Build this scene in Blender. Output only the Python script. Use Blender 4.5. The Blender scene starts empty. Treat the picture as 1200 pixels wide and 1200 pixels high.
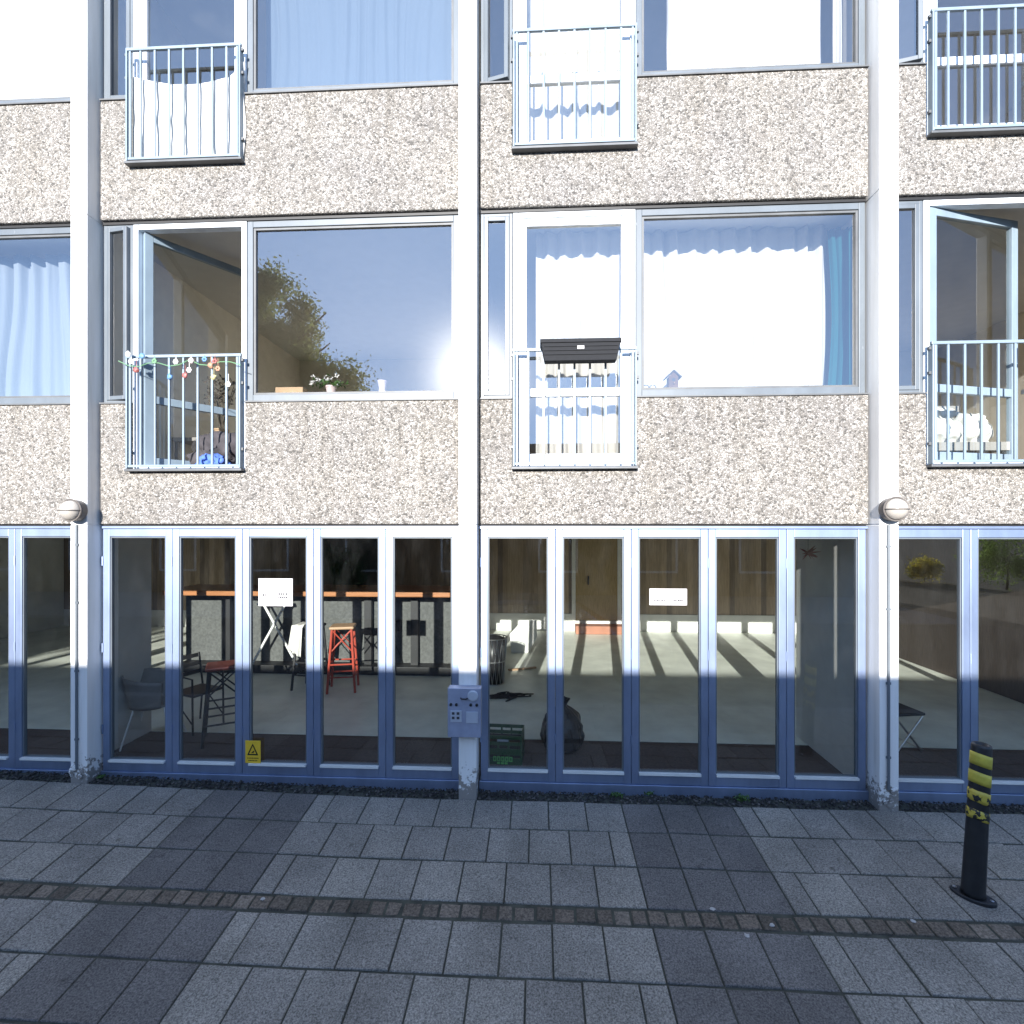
import bpy, bmesh, math, random
from mathutils import Vector, Matrix, noise
random.seed(7)
R = math.radians
SC = bpy.context.scene
COL = SC.collection
PI = math.pi

# ------------------------------------------------------------------ helpers
def tag(o, label=None, cat=None, group=None, kind=None):
    if label: o['label'] = label
    if cat: o['category'] = cat
    if group: o['group'] = group
    if kind: o['kind'] = kind
    return o

def empty(name, loc=(0, 0, 0), rz=0.0):
    o = bpy.data.objects.new(name, None)
    COL.objects.link(o)
    o.location = loc
    o.rotation_euler = (0, 0, rz)
    o.empty_display_size = .1
    return o

class MB:
    """collects shapes and links them as ONE mesh object"""
    def __init__(self):
        self.bm = bmesh.new()
    def box(self, x0, x1, y0, y1, z0, z1, M=None):
        vs = [self.bm.verts.new(p) for p in ((x0, y0, z0), (x1, y0, z0), (x1, y1, z0), (x0, y1, z0),
                                             (x0, y0, z1), (x1, y0, z1), (x1, y1, z1), (x0, y1, z1))]
        for f in ((0, 3, 2, 1), (4, 5, 6, 7), (0, 1, 5, 4), (1, 2, 6, 5), (2, 3, 7, 6), (3, 0, 4, 7)):
            self.bm.faces.new([vs[i] for i in f])
        if M:
            for v in vs: v.co = M @ v.co
        return self
    def frame(self, x0, x1, z0, z1, y0, y1, l, r=None, t=None, b=None, M=None):
        r = l if r is None else r; t = l if t is None else t; b = l if b is None else b
        self.box(x0, x0 + l, y0, y1, z0, z1, M)
        self.box(x1 - r, x1, y0, y1, z0, z1, M)
        self.box(x0 + l, x1 - r, y0 + .001, y1 - .001, z1 - t, z1, M)
        self.box(x0 + l, x1 - r, y0 + .001, y1 - .001, z0, z0 + b, M)
        return self
    def quad(self, x0, x1, y, z0, z1, M=None):
        vs = [self.bm.verts.new(M @ Vector(p) if M else p) for p in ((x0, y, z0), (x1, y, z0), (x1, y, z1), (x0, y, z1))]
        self.bm.faces.new(vs); return self
    def tube(self, pts, r, n=8, r1=None, cap=True):
        pts = [Vector(p) for p in pts]
        rings = []
        up = None
        for i, p in enumerate(pts):
            d = (pts[min(i + 1, len(pts) - 1)] - pts[max(i - 1, 0)]).normalized()
            if up is None:
                up = d.orthogonal().normalized()
            up = (up - d * up.dot(d)).normalized()
            w = d.cross(up)
            rr = r if r1 is None else r + (r1 - r) * i / (len(pts) - 1)
            rings.append([self.bm.verts.new(p + (up * math.cos(2 * PI * k / n) + w * math.sin(2 * PI * k / n)) * rr) for k in range(n)])
        for a, b in zip(rings, rings[1:]):
            for k in range(n):
                self.bm.faces.new((a[k], a[(k + 1) % n], b[(k + 1) % n], b[k]))
        if cap:
            self.bm.faces.new(list(reversed(rings[0])))
            self.bm.faces.new(rings[-1])
        return self
    def lathe(self, prof, n=24, M=None, ang=None):
        """prof: list of (r, z) around Z"""
        rings = []
        vs_all = []
        for r, z in prof:
            if r < 1e-6:
                v = self.bm.verts.new((0, 0, z)); rings.append([v] * n); vs_all.append(v)
            else:
                ring = [self.bm.verts.new((r * math.cos(2 * PI * k / n), r * math.sin(2 * PI * k / n), z)) for k in range(n)]
                rings.append(ring); vs_all += ring
        for a, b in zip(rings, rings[1:]):
            for k in range(n):
                f = []
                for v in (a[k], a[(k + 1) % n], b[(k + 1) % n], b[k]):
                    if v not in f: f.append(v)
                if len(f) > 2: self.bm.faces.new(f)
        if prof[0][0] > 1e-6: self.bm.faces.new(list(reversed(rings[0])))
        if prof[-1][0] > 1e-6: self.bm.faces.new(rings[-1])
        if M:
            for v in vs_all: v.co = M @ v.co
        return self
    def prism(self, pts, axis, a0, a1):
        """polygon pts (u,v) extruded along axis 'y' or 'x' or 'z' from a0 to a1"""
        def P(u, v, a):
            return {'y': (u, a, v), 'x': (a, u, v), 'z': (u, v, a)}[axis]
        A = [self.bm.verts.new(P(u, v, a0)) for u, v in pts]
        B = [self.bm.verts.new(P(u, v, a1)) for u, v in pts]
        n = len(pts)
        self.bm.faces.new(A); self.bm.faces.new(list(reversed(B)))
        for i in range(n):
            self.bm.faces.new((A[i], B[i], B[(i + 1) % n], A[(i + 1) % n]))
        return self
    def poly(self, *pts):
        self.bm.faces.new([self.bm.verts.new(p) for p in pts]); return self
    def sheet(self, f, nu, nv):
        g = [[self.bm.verts.new(f(i / nu, j / nv)) for j in range(nv + 1)] for i in range(nu + 1)]
        for i in range(nu):
            for j in range(nv):
                self.bm.faces.new((g[i][j], g[i + 1][j], g[i + 1][j + 1], g[i][j + 1]))
        return self
    def blob(self, c, rad, amp=.2, freq=2.0, sub=3, sq=(1, 1, 1), seed=0):
        ret = bmesh.ops.create_icosphere(self.bm, subdivisions=sub, radius=1)
        for v in ret['verts']:
            d = v.co.normalized()
            k = 1 + amp * noise.noise(d * freq + Vector((seed * 7.1, seed * 3.3, 0))) + amp * .5 * noise.noise(d * freq * 3 + Vector((0, seed * 5.1, 3)))
            v.co = Vector(c) + Vector((d.x * sq[0], d.y * sq[1], d.z * sq[2])) * rad * k
        return self
    def build(self, name, m, parent=None, smooth=False, bevel=0, solid=0, loc=None):
        bmesh.ops.recalc_face_normals(self.bm, faces=self.bm.faces) if not solid else None
        me = bpy.data.meshes.new(name)
        self.bm.to_mesh(me); self.bm.free()
        o = bpy.data.objects.new(name, me)
        COL.objects.link(o)
        if m: me.materials.append(m)
        if smooth:
            for p in me.polygons: p.use_smooth = True
        if parent: o.parent = parent
        if loc: o.location = loc
        if solid:
            s = o.modifiers.new('solid', 'SOLIDIFY'); s.thickness = solid; s.offset = 0
        if bevel:
            b = o.modifiers.new('bevel', 'BEVEL'); b.width = bevel; b.segments = 2; b.limit_method = 'ANGLE'
        return o

def copy_tree(o, parent=None):
    c = o.copy(); COL.objects.link(c)
    if parent: c.parent = parent
    for ch in list(o.children): copy_tree(ch, c)
    return c

# ------------------------------------------------------------------ the view
TH = R(2.92); CT, ST = math.cos(TH), math.sin(TH)
CAMD, CAMH = 4.78, 2.5
def at(px, py, y):
    """point on the vertical plane parallel to the facade at depth y seen at a photo pixel"""
    k = (px - 600) / 600; v = (615 - py) / 600
    t = (CAMD + y) / (CT + k * ST)
    return Vector((t * (-ST + k * CT), y, CAMH + t * v))
def floor_at(px, py, z=0.0):
    k = (px - 600) / 600; v = (615 - py) / 600
    t = (z - CAMH) / v
    return Vector((t * (-ST + k * CT), -CAMD + t * (CT + k * ST), z))
SLOPE = .09
def gz(x, y):
    s = min(max(-y, 0), 2.95)
    e = -(x + 1.2)
    lift = .02 * (e * e / (e + .6) if e > 0 else 0)
    lift = min(lift, .1)
    return -SLOPE * s + lift * max(0, 1 - max(-y, 0) / 6)
def ground_at(px, py):
    z = 0
    for _ in range(12):
        p = floor_at(px, py, z); z = gz(p.x, p.y)
    return floor_at(px, py, z)

# ------------------------------------------------------------------ materials
def new_mat(name):
    m = bpy.data.materials.new(name); m.use_nodes = True
    nt = m.node_tree; nt.nodes.clear()
    out = nt.nodes.new('ShaderNodeOutputMaterial')
    return m, nt, out
def N(nt, typ, **kw):
    n = nt.nodes.new(typ)
    for k, v in kw.items():
        if k in n.inputs.keys() if isinstance(k, str) else False: n.inputs[k].default_value = v
        else: setattr(n, k, v)
    return n
def L(nt, a, b): nt.links.new(a, b)
def c4(c): return (c[0], c[1], c[2], 1)
def coords(nt, scale=None):
    tc = nt.nodes.new('ShaderNodeTexCoord')
    if scale is None: return tc.outputs['Object']
    mp = nt.nodes.new('ShaderNodeMapping'); mp.inputs['Scale'].default_value = scale
    L(nt, tc.outputs['Object'], mp.inputs['Vector']); return mp.outputs['Vector']
def noise_tex(nt, vec, scale, detail=4, rough=.55):
    n = nt.nodes.new('ShaderNodeTexNoise'); n.inputs['Scale'].default_value = scale
    n.inputs['Detail'].default_value = detail; n.inputs['Roughness'].default_value = rough
    L(nt, vec, n.inputs['Vector']); return n
def ramp(nt, fac, stops):
    r = nt.nodes.new('ShaderNodeValToRGB')
    e = r.color_ramp.elements
    while len(e) < len(stops): e.new(.5)
    for el, (p, c) in zip(e, stops):
        el.position = p; el.color = c4(c)
    L(nt, fac, r.inputs['Fac']); return r
def mixc(nt, fac, a, b, mode='MIX'):
    n = nt.nodes.new('ShaderNodeMix'); n.data_type = 'RGBA'; n.blend_type = mode
    for sock, v in ((n.inputs[0], fac), (n.inputs[6], a), (n.inputs[7], b)):
        if isinstance(v, bpy.types.NodeSocket): L(nt, v, sock)
        elif isinstance(v, (int, float)): sock.default_value = v
        else: sock.default_value = c4(v)
    return n.outputs[2]
def bump(nt, h, strength=.3, dist=.01):
    b = nt.nodes.new('ShaderNodeBump'); b.inputs['Strength'].default_value = strength
    b.inputs['Distance'].default_value = dist; L(nt, h, b.inputs['Height']); return b.outputs['Normal']
def plain(name, col, rough=.6, metal=0, var=.12, scale=6, bmp=.0, fine=60, stretch=None, spec=.5):
    m, nt, out = new_mat(name)
    p = nt.nodes.new('ShaderNodeBsdfPrincipled')
    vec = coords(nt, stretch)
    n = noise_tex(nt, vec, scale, 5)
    a = tuple(c * (1 - var) for c in col); b = tuple(min(1, c * (1 + var)) for c in col)
    r = ramp(nt, n.outputs['Fac'], [(.3, a), (.7, b)])
    L(nt, r.outputs['Color'], p.inputs['Base Color'])
    p.inputs['Roughness'].default_value = rough; p.inputs['Metallic'].default_value = metal
    p.inputs['Specular IOR Level'].default_value = spec
    if bmp:
        n2 = noise_tex(nt, vec, fine, 3)
        L(nt, bump(nt, n2.outputs['Fac'], bmp, .004), p.inputs['Normal'])
    L(nt, p.outputs[0], out.inputs['Surface'])
    return m

def glass_mat(name, ior, tint=(.93, .96, .95), wav=.0, dirt=.03):
    m, nt, out = new_mat(name)
    f0 = ((ior - 1) / (ior + 1)) ** 2
    f0 = 2 * f0 / (1 + f0)                      # both faces of the pane
    lw = nt.nodes.new('ShaderNodeLayerWeight'); lw.inputs['Blend'].default_value = .5
    pw = nt.nodes.new('ShaderNodeMath'); pw.operation = 'POWER'; L(nt, lw.outputs['Facing'], pw.inputs[0]); pw.inputs[1].default_value = 5
    fr = nt.nodes.new('ShaderNodeMath'); fr.operation = 'MULTIPLY_ADD'; L(nt, pw.outputs[0], fr.inputs[0])
    fr.inputs[1].default_value = 1 - f0; fr.inputs[2].default_value = f0
    tr = nt.nodes.new('ShaderNodeBsdfTransparent'); tr.inputs['Color'].default_value = c4(tint)
    gl = nt.nodes.new('ShaderNodeBsdfGlossy'); gl.inputs['Roughness'].default_value = 0.0
    if wav:
        n = noise_tex(nt, coords(nt), 1.1, 1)
        nn = bump(nt, n.outputs['Fac'], wav, .05)
        L(nt, nn, gl.inputs['Normal'])
    mx = nt.nodes.new('ShaderNodeMixShader')
    L(nt, fr.outputs[0], mx.inputs[0]); L(nt, tr.outputs[0], mx.inputs[1]); L(nt, gl.outputs[0], mx.inputs[2])
    df = nt.nodes.new('ShaderNodeBsdfDiffuse'); df.inputs['Color'].default_value = (.8, .8, .78, 1)
    n2 = noise_tex(nt, coords(nt, (2.2, 2.2, .8)), 3.1, 8, .7)
    r = ramp(nt, n2.outputs['Fac'], [(.45, (0, 0, 0)), (.8, (dirt * 2.2, ) * 3)])
    m2 = nt.nodes.new('ShaderNodeMixShader')
    L(nt, r.outputs['Color'], m2.inputs[0]); L(nt, mx.outputs[0], m2.inputs[1]); L(nt, df.outputs[0], m2.inputs[2])
    L(nt, m2.outputs[0], out.inputs['Surface'])
    return m

def pebble_mat():
    m, nt, out = new_mat('exposed_aggregate')
    p = nt.nodes.new('ShaderNodeBsdfPrincipled'); p.inputs['Roughness'].default_value = .75
    vec = coords(nt)
    wob = noise_tex(nt, vec, 35, 2)
    va = nt.nodes.new('ShaderNodeVectorMath'); va.operation = 'MULTIPLY_ADD'
    L(nt, wob.outputs['Color'], va.inputs[0]); va.inputs[1].default_value = (.016, .016, .016); L(nt, vec, va.inputs[2])
    v = nt.nodes.new('ShaderNodeTexVoronoi'); v.inputs['Scale'].default_value = 63
    L(nt, va.outputs[0], v.inputs['Vector'])
    d = nt.nodes.new('ShaderNodeTexVoronoi'); d.feature = 'DISTANCE_TO_EDGE'; d.inputs['Scale'].default_value = 63
    L(nt, va.outputs[0], d.inputs['Vector'])
    sp = nt.nodes.new('ShaderNodeSeparateColor'); L(nt, v.outputs['Color'], sp.inputs[0])
    r = ramp(nt, sp.outputs[0], [(0, (.12, .115, .108)), (.10, (.24, .225, .205)), (.26, (.37, .35, .325)), (.46, (.46, .438, .41)), (.64, (.31, .297, .28)), (.76, (.57, .55, .515)), (.92, (.72, .70, .665))])
    r.color_ramp.interpolation = 'CONSTANT'
    big = noise_tex(nt, vec, 1.3, 4)
    rb = ramp(nt, big.outputs['Fac'], [(.3, (.86, .85, .86)), (.7, (1.08, 1.05, 1.0))])
    col = mixc(nt, 1.0, r.outputs['Color'], rb.outputs['Color'], 'MULTIPLY')
    # rain streaks
    stn = noise_tex(nt, coords(nt, (5, 5, .35)), 1.6, 5, .6)
    rs = ramp(nt, stn.outputs['Fac'], [(.42, (1, 1, 1)), (.66, (.84, .825, .80))])
    col = mixc(nt, 1.0, col, rs.outputs['Color'], 'MULTIPLY')
    # dirt runs below the sills
    sz = nt.nodes.new('ShaderNodeSeparateXYZ'); L(nt, vec, sz.inputs[0])
    m1 = nt.nodes.new('ShaderNodeMath'); m1.operation = 'MULTIPLY_ADD'; L(nt, sz.outputs['Z'], m1.inputs[0]); m1.inputs[1].default_value = 1 / 2.955; m1.inputs[2].default_value = -.72 / 2.955
    m2 = nt.nodes.new('ShaderNodeMath'); m2.operation = 'FRACT'; L(nt, m1.outputs[0], m2.inputs[0])
    mrz = nt.nodes.new('ShaderNodeMapRange'); L(nt, m2.outputs[0], mrz.inputs[0]); mrz.inputs[1].default_value = .72; mrz.inputs[2].default_value = 1.0
    run = noise_tex(nt, coords(nt, (11, 11, .5)), 1.5, 5, .65)
    rr = ramp(nt, run.outputs['Fac'], [(.47, (0, 0, 0)), (.66, (1, 1, 1))])
    m3 = nt.nodes.new('ShaderNodeMath'); m3.operation = 'MULTIPLY'; L(nt, rr.outputs['Color'], m3.inputs[0]); L(nt, mrz.outputs[0], m3.inputs[1])
    col = mixc(nt, m3.outputs[0], col, mixc(nt, 1.0, col, (.68, .66, .62), 'MULTIPLY'))
    gap = ramp(nt, d.outputs['Distance'], [(.03, (0, 0, 0)), (.15, (1, 1, 1))])
    col = mixc(nt, gap.outputs['Color'], (.15, .138, .124), col)
    L(nt, col, p.inputs['Base Color'])
    hs = ramp(nt, d.outputs['Distance'], [(0, (0, 0, 0)), (.35, (1, 1, 1))])
    L(nt, bump(nt, hs.outputs['Color'], .8, .008), p.inputs['Normal'])
    L(nt, p.outputs[0], out.inputs['Surface'])
    return m

def column_mat():
    m, nt, out = new_mat('white_column_paint')
    p = nt.nodes.new('ShaderNodeBsdfPrincipled'); p.inputs['Roughness'].default_value = .55
    vec = coords(nt)
    n = noise_tex(nt, coords(nt, (6, 6, .5)), 2.0, 6)
    r = ramp(nt, n.outputs['Fac'], [(.35, (.78, .775, .76)), (.62, (.70, .69, .665)), (.75, (.58, .565, .54))])
    # chipped paint and grime near the foot
    sep = nt.nodes.new('ShaderNodeSeparateXYZ'); L(nt, vec, sep.inputs[0])
    mr = nt.nodes.new('ShaderNodeMapRange'); L(nt, sep.outputs['Z'], mr.inputs[0])
    mr.inputs[1].default_value = .0; mr.inputs[2].default_value = .42; mr.inputs[3].default_value = .42; mr.inputs[4].default_value = 0
    n2 = noise_tex(nt, vec, 22, 5, .65)
    ad = nt.nodes.new('ShaderNodeMath'); ad.operation = 'ADD'; L(nt, mr.outputs[0], ad.inputs[0]); L(nt, n2.outputs['Fac'], ad.inputs[1])
    chip = ramp(nt, ad.outputs[0], [(.74, (0, 0, 0)), (.80, (1, 1, 1))])
    col = mixc(nt, chip.outputs['Color'], r.outputs['Color'], (.24, .22, .20))
    L(nt, col, p.inputs['Base Color'])
    n3 = noise_tex(nt, vec, 90, 3)
    L(nt, bump(nt, n3.outputs['Fac'], .15, .003), p.inputs['Normal'])
    L(nt, p.outputs[0], out.inputs['Surface'])
    return m

def frame_mat(name, col, worn=.5, metal=0.0, rough=.42, coat=0.0):
    m, nt, out = new_mat(name)
    p = nt.nodes.new('ShaderNodeBsdfPrincipled'); p.inputs['Roughness'].default_value = rough; p.inputs['Metallic'].default_value = metal
    p.inputs['Coat Weight'].default_value = coat; p.inputs['Coat Roughness'].default_value = .40; p.inputs['Coat IOR'].default_value = 1.6
    vec = coords(nt, (1, 1, .35))
    n = noise_tex(nt, vec, 5, 6, .6)
    r = ramp(nt, n.outputs['Fac'], [(.3, tuple(c * .86 for c in col)), (.68, tuple(min(1, c * 1.12) for c in col))])
    n2 = noise_tex(nt, vec, 30, 5, .7)
    w = ramp(nt, n2.outputs['Fac'], [(.66, (0, 0, 0)), (.74, (worn, ) * 3)])
    L(nt, mixc(nt, w.outputs['Color'], r.outputs['Color'], (.55, .56, .57)), p.inputs['Base Color'])
    L(nt, p.outputs[0], out.inputs['Surface'])
    return m

def island_mat(name, stops, speck=120, spamt=.35, rough=.85, bmp=.5):
    m, nt, out = new_mat(name)
    p = nt.nodes.new('ShaderNodeBsdfPrincipled'); p.inputs['Roughness'].default_value = rough
    p.inputs['Specular IOR Level'].default_value = .3
    g = nt.nodes.new('ShaderNodeNewGeometry')
    r = ramp(nt, g.outputs['Random Per Island'], stops)
    vec = coords(nt)
    n = noise_tex(nt, vec, speck, 2, .8)
    rs = ramp(nt, n.outputs['Fac'], [(.33, (1 - spamt, ) * 3), (.67, (1 + spamt, ) * 3)])
    col = mixc(nt, 1, r.outputs['Color'], rs.outputs['Color'], 'MULTIPLY')
    b = noise_tex(nt, vec, 1.7, 6, .6)
    rb = ramp(nt, b.outputs['Fac'], [(.3, (.72, .72, .72)), (.7, (1.18, 1.18, 1.18))])
    col = mixc(nt, 1, col, rb.outputs['Color'], 'MULTIPLY')
    sp = noise_tex(nt, vec, 9, 4, .7)
    rsp = ramp(nt, sp.outputs['Fac'], [(.64, (1, 1, 1)), (.72, (.62, .62, .60))])
    col = mixc(nt, 1, col, rsp.outputs['Color'], 'MULTIPLY')
    L(nt, col, p.inputs['Base Color'])
    L(nt, bump(nt, n.outputs['Fac'], bmp, .004), p.inputs['Normal'])
    L(nt, p.outputs[0], out.inputs['Surface'])
    return m

def cloth_mat(name, col, trans=.35, tcol=None):
    m, nt, out = new_mat(name)
    n = noise_tex(nt, coords(nt), 140, 2)
    r = ramp(nt, n.outputs['Fac'], [(.3, tuple(c * .93 for c in col)), (.7, col)])
    d = nt.nodes.new('ShaderNodeBsdfDiffuse'); L(nt, r.outputs['Color'], d.inputs['Color'])
    t = nt.nodes.new('ShaderNodeBsdfTranslucent'); L(nt, r.outputs['Color'], t.inputs['Color'])
    mx = nt.nodes.new('ShaderNodeMixShader'); mx.inputs[0].default_value = trans
    L(nt, d.outputs[0], mx.inputs[1]); L(nt, t.outputs[0], mx.inputs[2])
    L(nt, mx.outputs[0], out.inputs['Surface'])
    return m

def boards_mat(name, cols, w=.12, rough=.6):
    """vertical timber boards of width w along X with dark gaps"""
    m, nt, out = new_mat(name)
    p = nt.nodes.new('ShaderNodeBsdfPrincipled'); p.inputs['Roughness'].default_value = rough
    vec = coords(nt)
    sep = nt.nodes.new('ShaderNodeSeparateXYZ'); L(nt, vec, sep.inputs[0])
    dv = nt.nodes.new('ShaderNodeMath'); dv.operation = 'DIVIDE'; L(nt, sep.outputs[0], dv.inputs[0]); dv.inputs[1].default_value = w
    fl = nt.nodes.new('ShaderNodeMath'); fl.operation = 'FLOOR'; L(nt, dv.outputs[0], fl.inputs[0])
    wn = nt.nodes.new('ShaderNodeTexWhiteNoise'); wn.noise_dimensions = '1D'; L(nt, fl.outputs[0], wn.inputs['W'])
    r = ramp(nt, wn.outputs['Value'], [(0, cols[0]), (.5, cols[1]), (1, cols[2])])
    n = noise_tex(nt, coords(nt, (30, 30, 2)), 2, 5)
    rn = ramp(nt, n.outputs['Fac'], [(.3, (.75, .75, .75)), (.7, (1.15, 1.15, 1.15))])
    L(nt, mixc(nt, 1, r.outputs['Color'], rn.outputs['Color'], 'MULTIPLY'), p.inputs['Base Color'])
    L(nt, p.outputs[0], out.inputs['Surface'])
    return m

def ragged_mat(name, colA, colB, thr=.52):
    m, nt, out = new_mat(name)
    p = nt.nodes.new('ShaderNodeBsdfPrincipled'); p.inputs['Roughness'].default_value = .5
    n = noise_tex(nt, coords(nt), 26, 3, .5)
    r = ramp(nt, n.outputs['Fac'], [(thr, colA), (thr + .02, colB)])
    L(nt, r.outputs['Color'], p.inputs['Base Color']); L(nt, p.outputs[0], out.inputs['Surface'])
    return m

M = {}
M['pebble'] = pebble_mat()
M['column'] = column_mat()
M['core'] = plain('dark_joint', (.03, .03, .03), .9)
M['frame_blue'] = frame_mat('blue_grey_door_paint', (.30, .37, .53), .25, .86, .47, 0.0)
M['frame_grey'] = frame_mat('pale_grey_window_paint', (.125, .145, .165), .25)
M['frame_white'] = frame_mat('white_door_paint', (.74, .78, .82), .2)
M['rail'] = frame_mat('pale_blue_rail_paint', (.21, .27, .32), .3)
M['trim'] = plain('dark_metal_flashing', (.11, .115, .12), .5, var=.2)
M['glass_up'] = glass_mat('upper_window_glass', 2.5, (.955, .965, .955), .010, .004)
M['glass_low'] = glass_mat('shop_glass', 1.75, (.92, .95, .93), .008, .005)
M['wall_in'] = plain('room_plaster', (.76, .72, .64), .9, var=.05)
M['wall_white'] = plain('white_partition_paint', (.66, .66, .63), .8, var=.05)
M['wall_dark'] = plain('dark_brown_partition', (.10, .075, .06), .6, var=.25, stretch=(20, 20, 1))
M['floor_in'] = plain('pale_painted_floor', (.74, .76, .68), .42, var=.14, scale=2.2)
M['floor_mat'] = plain('brown_entrance_mat', (.085, .055, .045), .95, var=.2, scale=30, bmp=.5)
M['floor_up'] = plain('upper_room_floor', (.42, .34, .26), .5, var=.15, stretch=(1, 12, 1))
M['boards'] = boards_mat('brown_wall_boards', ((.27, .205, .135), (.44, .335, .225), (.13, .10, .075)))
M['ceiling'] = plain('grey_ceiling', (.55, .54, .51), .9, var=.04)
M['wood_door'] = plain('varnished_wood_door', (.33, .24, .11), .5, var=.25, stretch=(14, 14, 1))
M['orange_wood'] = plain('orange_varnished_wood', (.36, .15, .06), .35, var=.22, scale=3, stretch=(1, 14, 14))
M['pale_wood'] = plain('pale_seat_wood', (.42, .27, .16), .5, var=.15, stretch=(3, 20, 20))
M['bar_front'] = plain('mottled_slate_front', (.085, .088, .085), .8, var=.3, scale=26, bmp=.3)
M['black'] = plain('black_paint', (.009, .009, .010), .5, var=.2)
M['black_metal'] = plain('black_metal', (.025, .025, .027), .4, var=.2)
M['red_metal'] = plain('red_metal_paint', (.38, .06, .036), .4, var=.12)
M['chrome'] = plain('worn_chrome', (.55, .55, .55), .3, 1.0, var=.1)
M['grey_shell'] = plain('grey_chair_shell', (.28, .26, .245), .6, var=.1)
M['white'] = plain('white_enamel', (.80, .80, .78), .5, var=.03)
M['paper'] = plain('white_paper', (.62, .595, .60), .8, var=.02)
M['litter'] = plain('dirty_paper', (.40, .39, .37), .9, var=.15)
M['ink'] = plain('grey_ink', (.05, .05, .055), .8)
M['yellow'] = plain('yellow_sign_face', (.72, .46, .03), .5, var=.05)
M['steel'] = plain('blue_grey_steel_box', (.29, .32, .42), .45, .2, var=.12, scale=9)
M['steel_light'] = plain('pale_steel_plate', (.44, .48, .55), .4, .2, var=.08)
M['lamp_glass'] = plain('frosted_lamp_glass', (.40, .37, .33), .25, var=.1)
M['lamp_body'] = plain('grey_brown_lamp_body', (.13, .115, .105), .5, var=.1)
M['tyre'] = plain('black_rubber', (.02, .02, .02), .75, var=.2, bmp=.2)
M['bollard'] = plain('black_flexible_plastic', (.016, .017, .019), .42, var=.3, scale=12)
M['tape'] = plain('worn_yellow_tape', (.50, .43, .06), .55, var=.25, scale=14)
M['tape_rag'] = ragged_mat('ragged_yellow_tape', (.02, .02, .02), (.50, .40, .06), .47)
M['slab_light'] = island_mat('light_concrete_slab', [(0, (.205, .192, .170)), (.5, (.225, .212, .188)), (1, (.252, .236, .205))], 95, .55, .85, .7)
M['slab_dark'] = island_mat('dark_concrete_slab', [(0, (.118, .110, .103)), (1, (.145, .136, .127))], 95, .5, .85, .7)
M['sett'] = island_mat('brown_granite_sett', [(0, (.085, .072, .056)), (.5, (.135, .11, .086)), (1, (.175, .148, .118))], 60, .45)
M['joint'] = plain('mossy_joint_sand', (.050, .052, .040), .95, var=.4, scale=14)
M['gravel'] = island_mat('dark_gravel', [(0, (.02, .02, .02)), (.7, (.05, .047, .045)), (1, (.12, .11, .10))], 60, .3)
M['asphalt'] = plain('asphalt', (.05, .05, .052), .9, var=.2, scale=40, bmp=.5, fine=200)
M['kerb'] = plain('granite_kerb', (.24, .23, .225), .8, var=.2, scale=60, bmp=.3)
M['curtain_white'] = cloth_mat('white_curtain_cloth', (.74, .715, .675), .2)
M['curtain_blue'] = cloth_mat('pale_blue_satin', (.36, .41, .47), .25)
M['curtain_teal'] = cloth_mat('teal_curtain_cloth', (.022, .125, .135), .25)
M['curtain_grey'] = cloth_mat('grey_blue_curtain_cloth', (.18, .225, .28), .2)
M['sheet'] = cloth_mat('white_bed_sheet', (.82, .80, .76), .15)
M['blue_cloth'] = plain('blue_cloth', (.08, .16, .5), .9, var=.3, scale=20)
M['dark_cloth'] = plain('dark_cloth', (.05, .045, .05), .9, var=.4, scale=15)
M['planter'] = plain('dark_grey_plastic', (.026, .027, .030), .8, var=.15, stretch=(3, 3, 30), spec=.15)
M['bag'] = plain('black_bin_liner', (.012, .012, .014), .36, var=.2, spec=.35)
M['crate'] = plain('dark_green_crate_plastic', (.018, .075, .028), .4, var=.1)
M['crate_mark'] = plain('light_green_crate_print', (.13, .52, .12), .5, var=.15)
M['leaf'] = plain('green_leaf', (.055, .115, .025), .6, var=.45, scale=3)
M['tree_leaf'] = cloth_mat('backlit_tree_leaf', (.22, .25, .09), .55)
M['shrub_yellow'] = cloth_mat('yellow_shrub_leaf', (.75, .66, .10), .6)
M['shrub_green'] = cloth_mat('green_shrub_leaf', (.30, .44, .10), .6)
M['leaf2'] = plain('yellow_green_leaf', (.14, .16, .03), .6, var=.4, scale=3)
M['bark'] = plain('bark', (.09, .07, .05), .9, var=.3, scale=12, bmp=.6)
M['petal'] = plain('white_petal', (.82, .80, .78), .7, var=.03)
M['red'] = plain('red_plastic', (.34, .11, .10), .5)
M['orange'] = plain('orange_plastic', (.45, .24, .15), .5)
M['blue'] = plain('blue_plastic', (.12, .25, .45), .5)
M['yellow2'] = plain('yellow_plastic', (.48, .42, .22), .5)
M['green'] = plain('green_plastic', (.16, .33, .17), .5)
M['pink'] = plain('pink_ceramic', (.74, .60, .58), .4)
M['card'] = plain('cardboard', (.55, .38, .24), .85)
M['brick'] = plain('brown_brick_wall', (.17, .105, .075), .9, var=.25, scale=8, bmp=.3)
M['car_paint'] = plain('dark_car_paint', (.05, .055, .065), .25, .3, var=.04)
M['grass'] = plain('ground_soil', (.10, .095, .075), .95, var=.3, scale=2)

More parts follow.
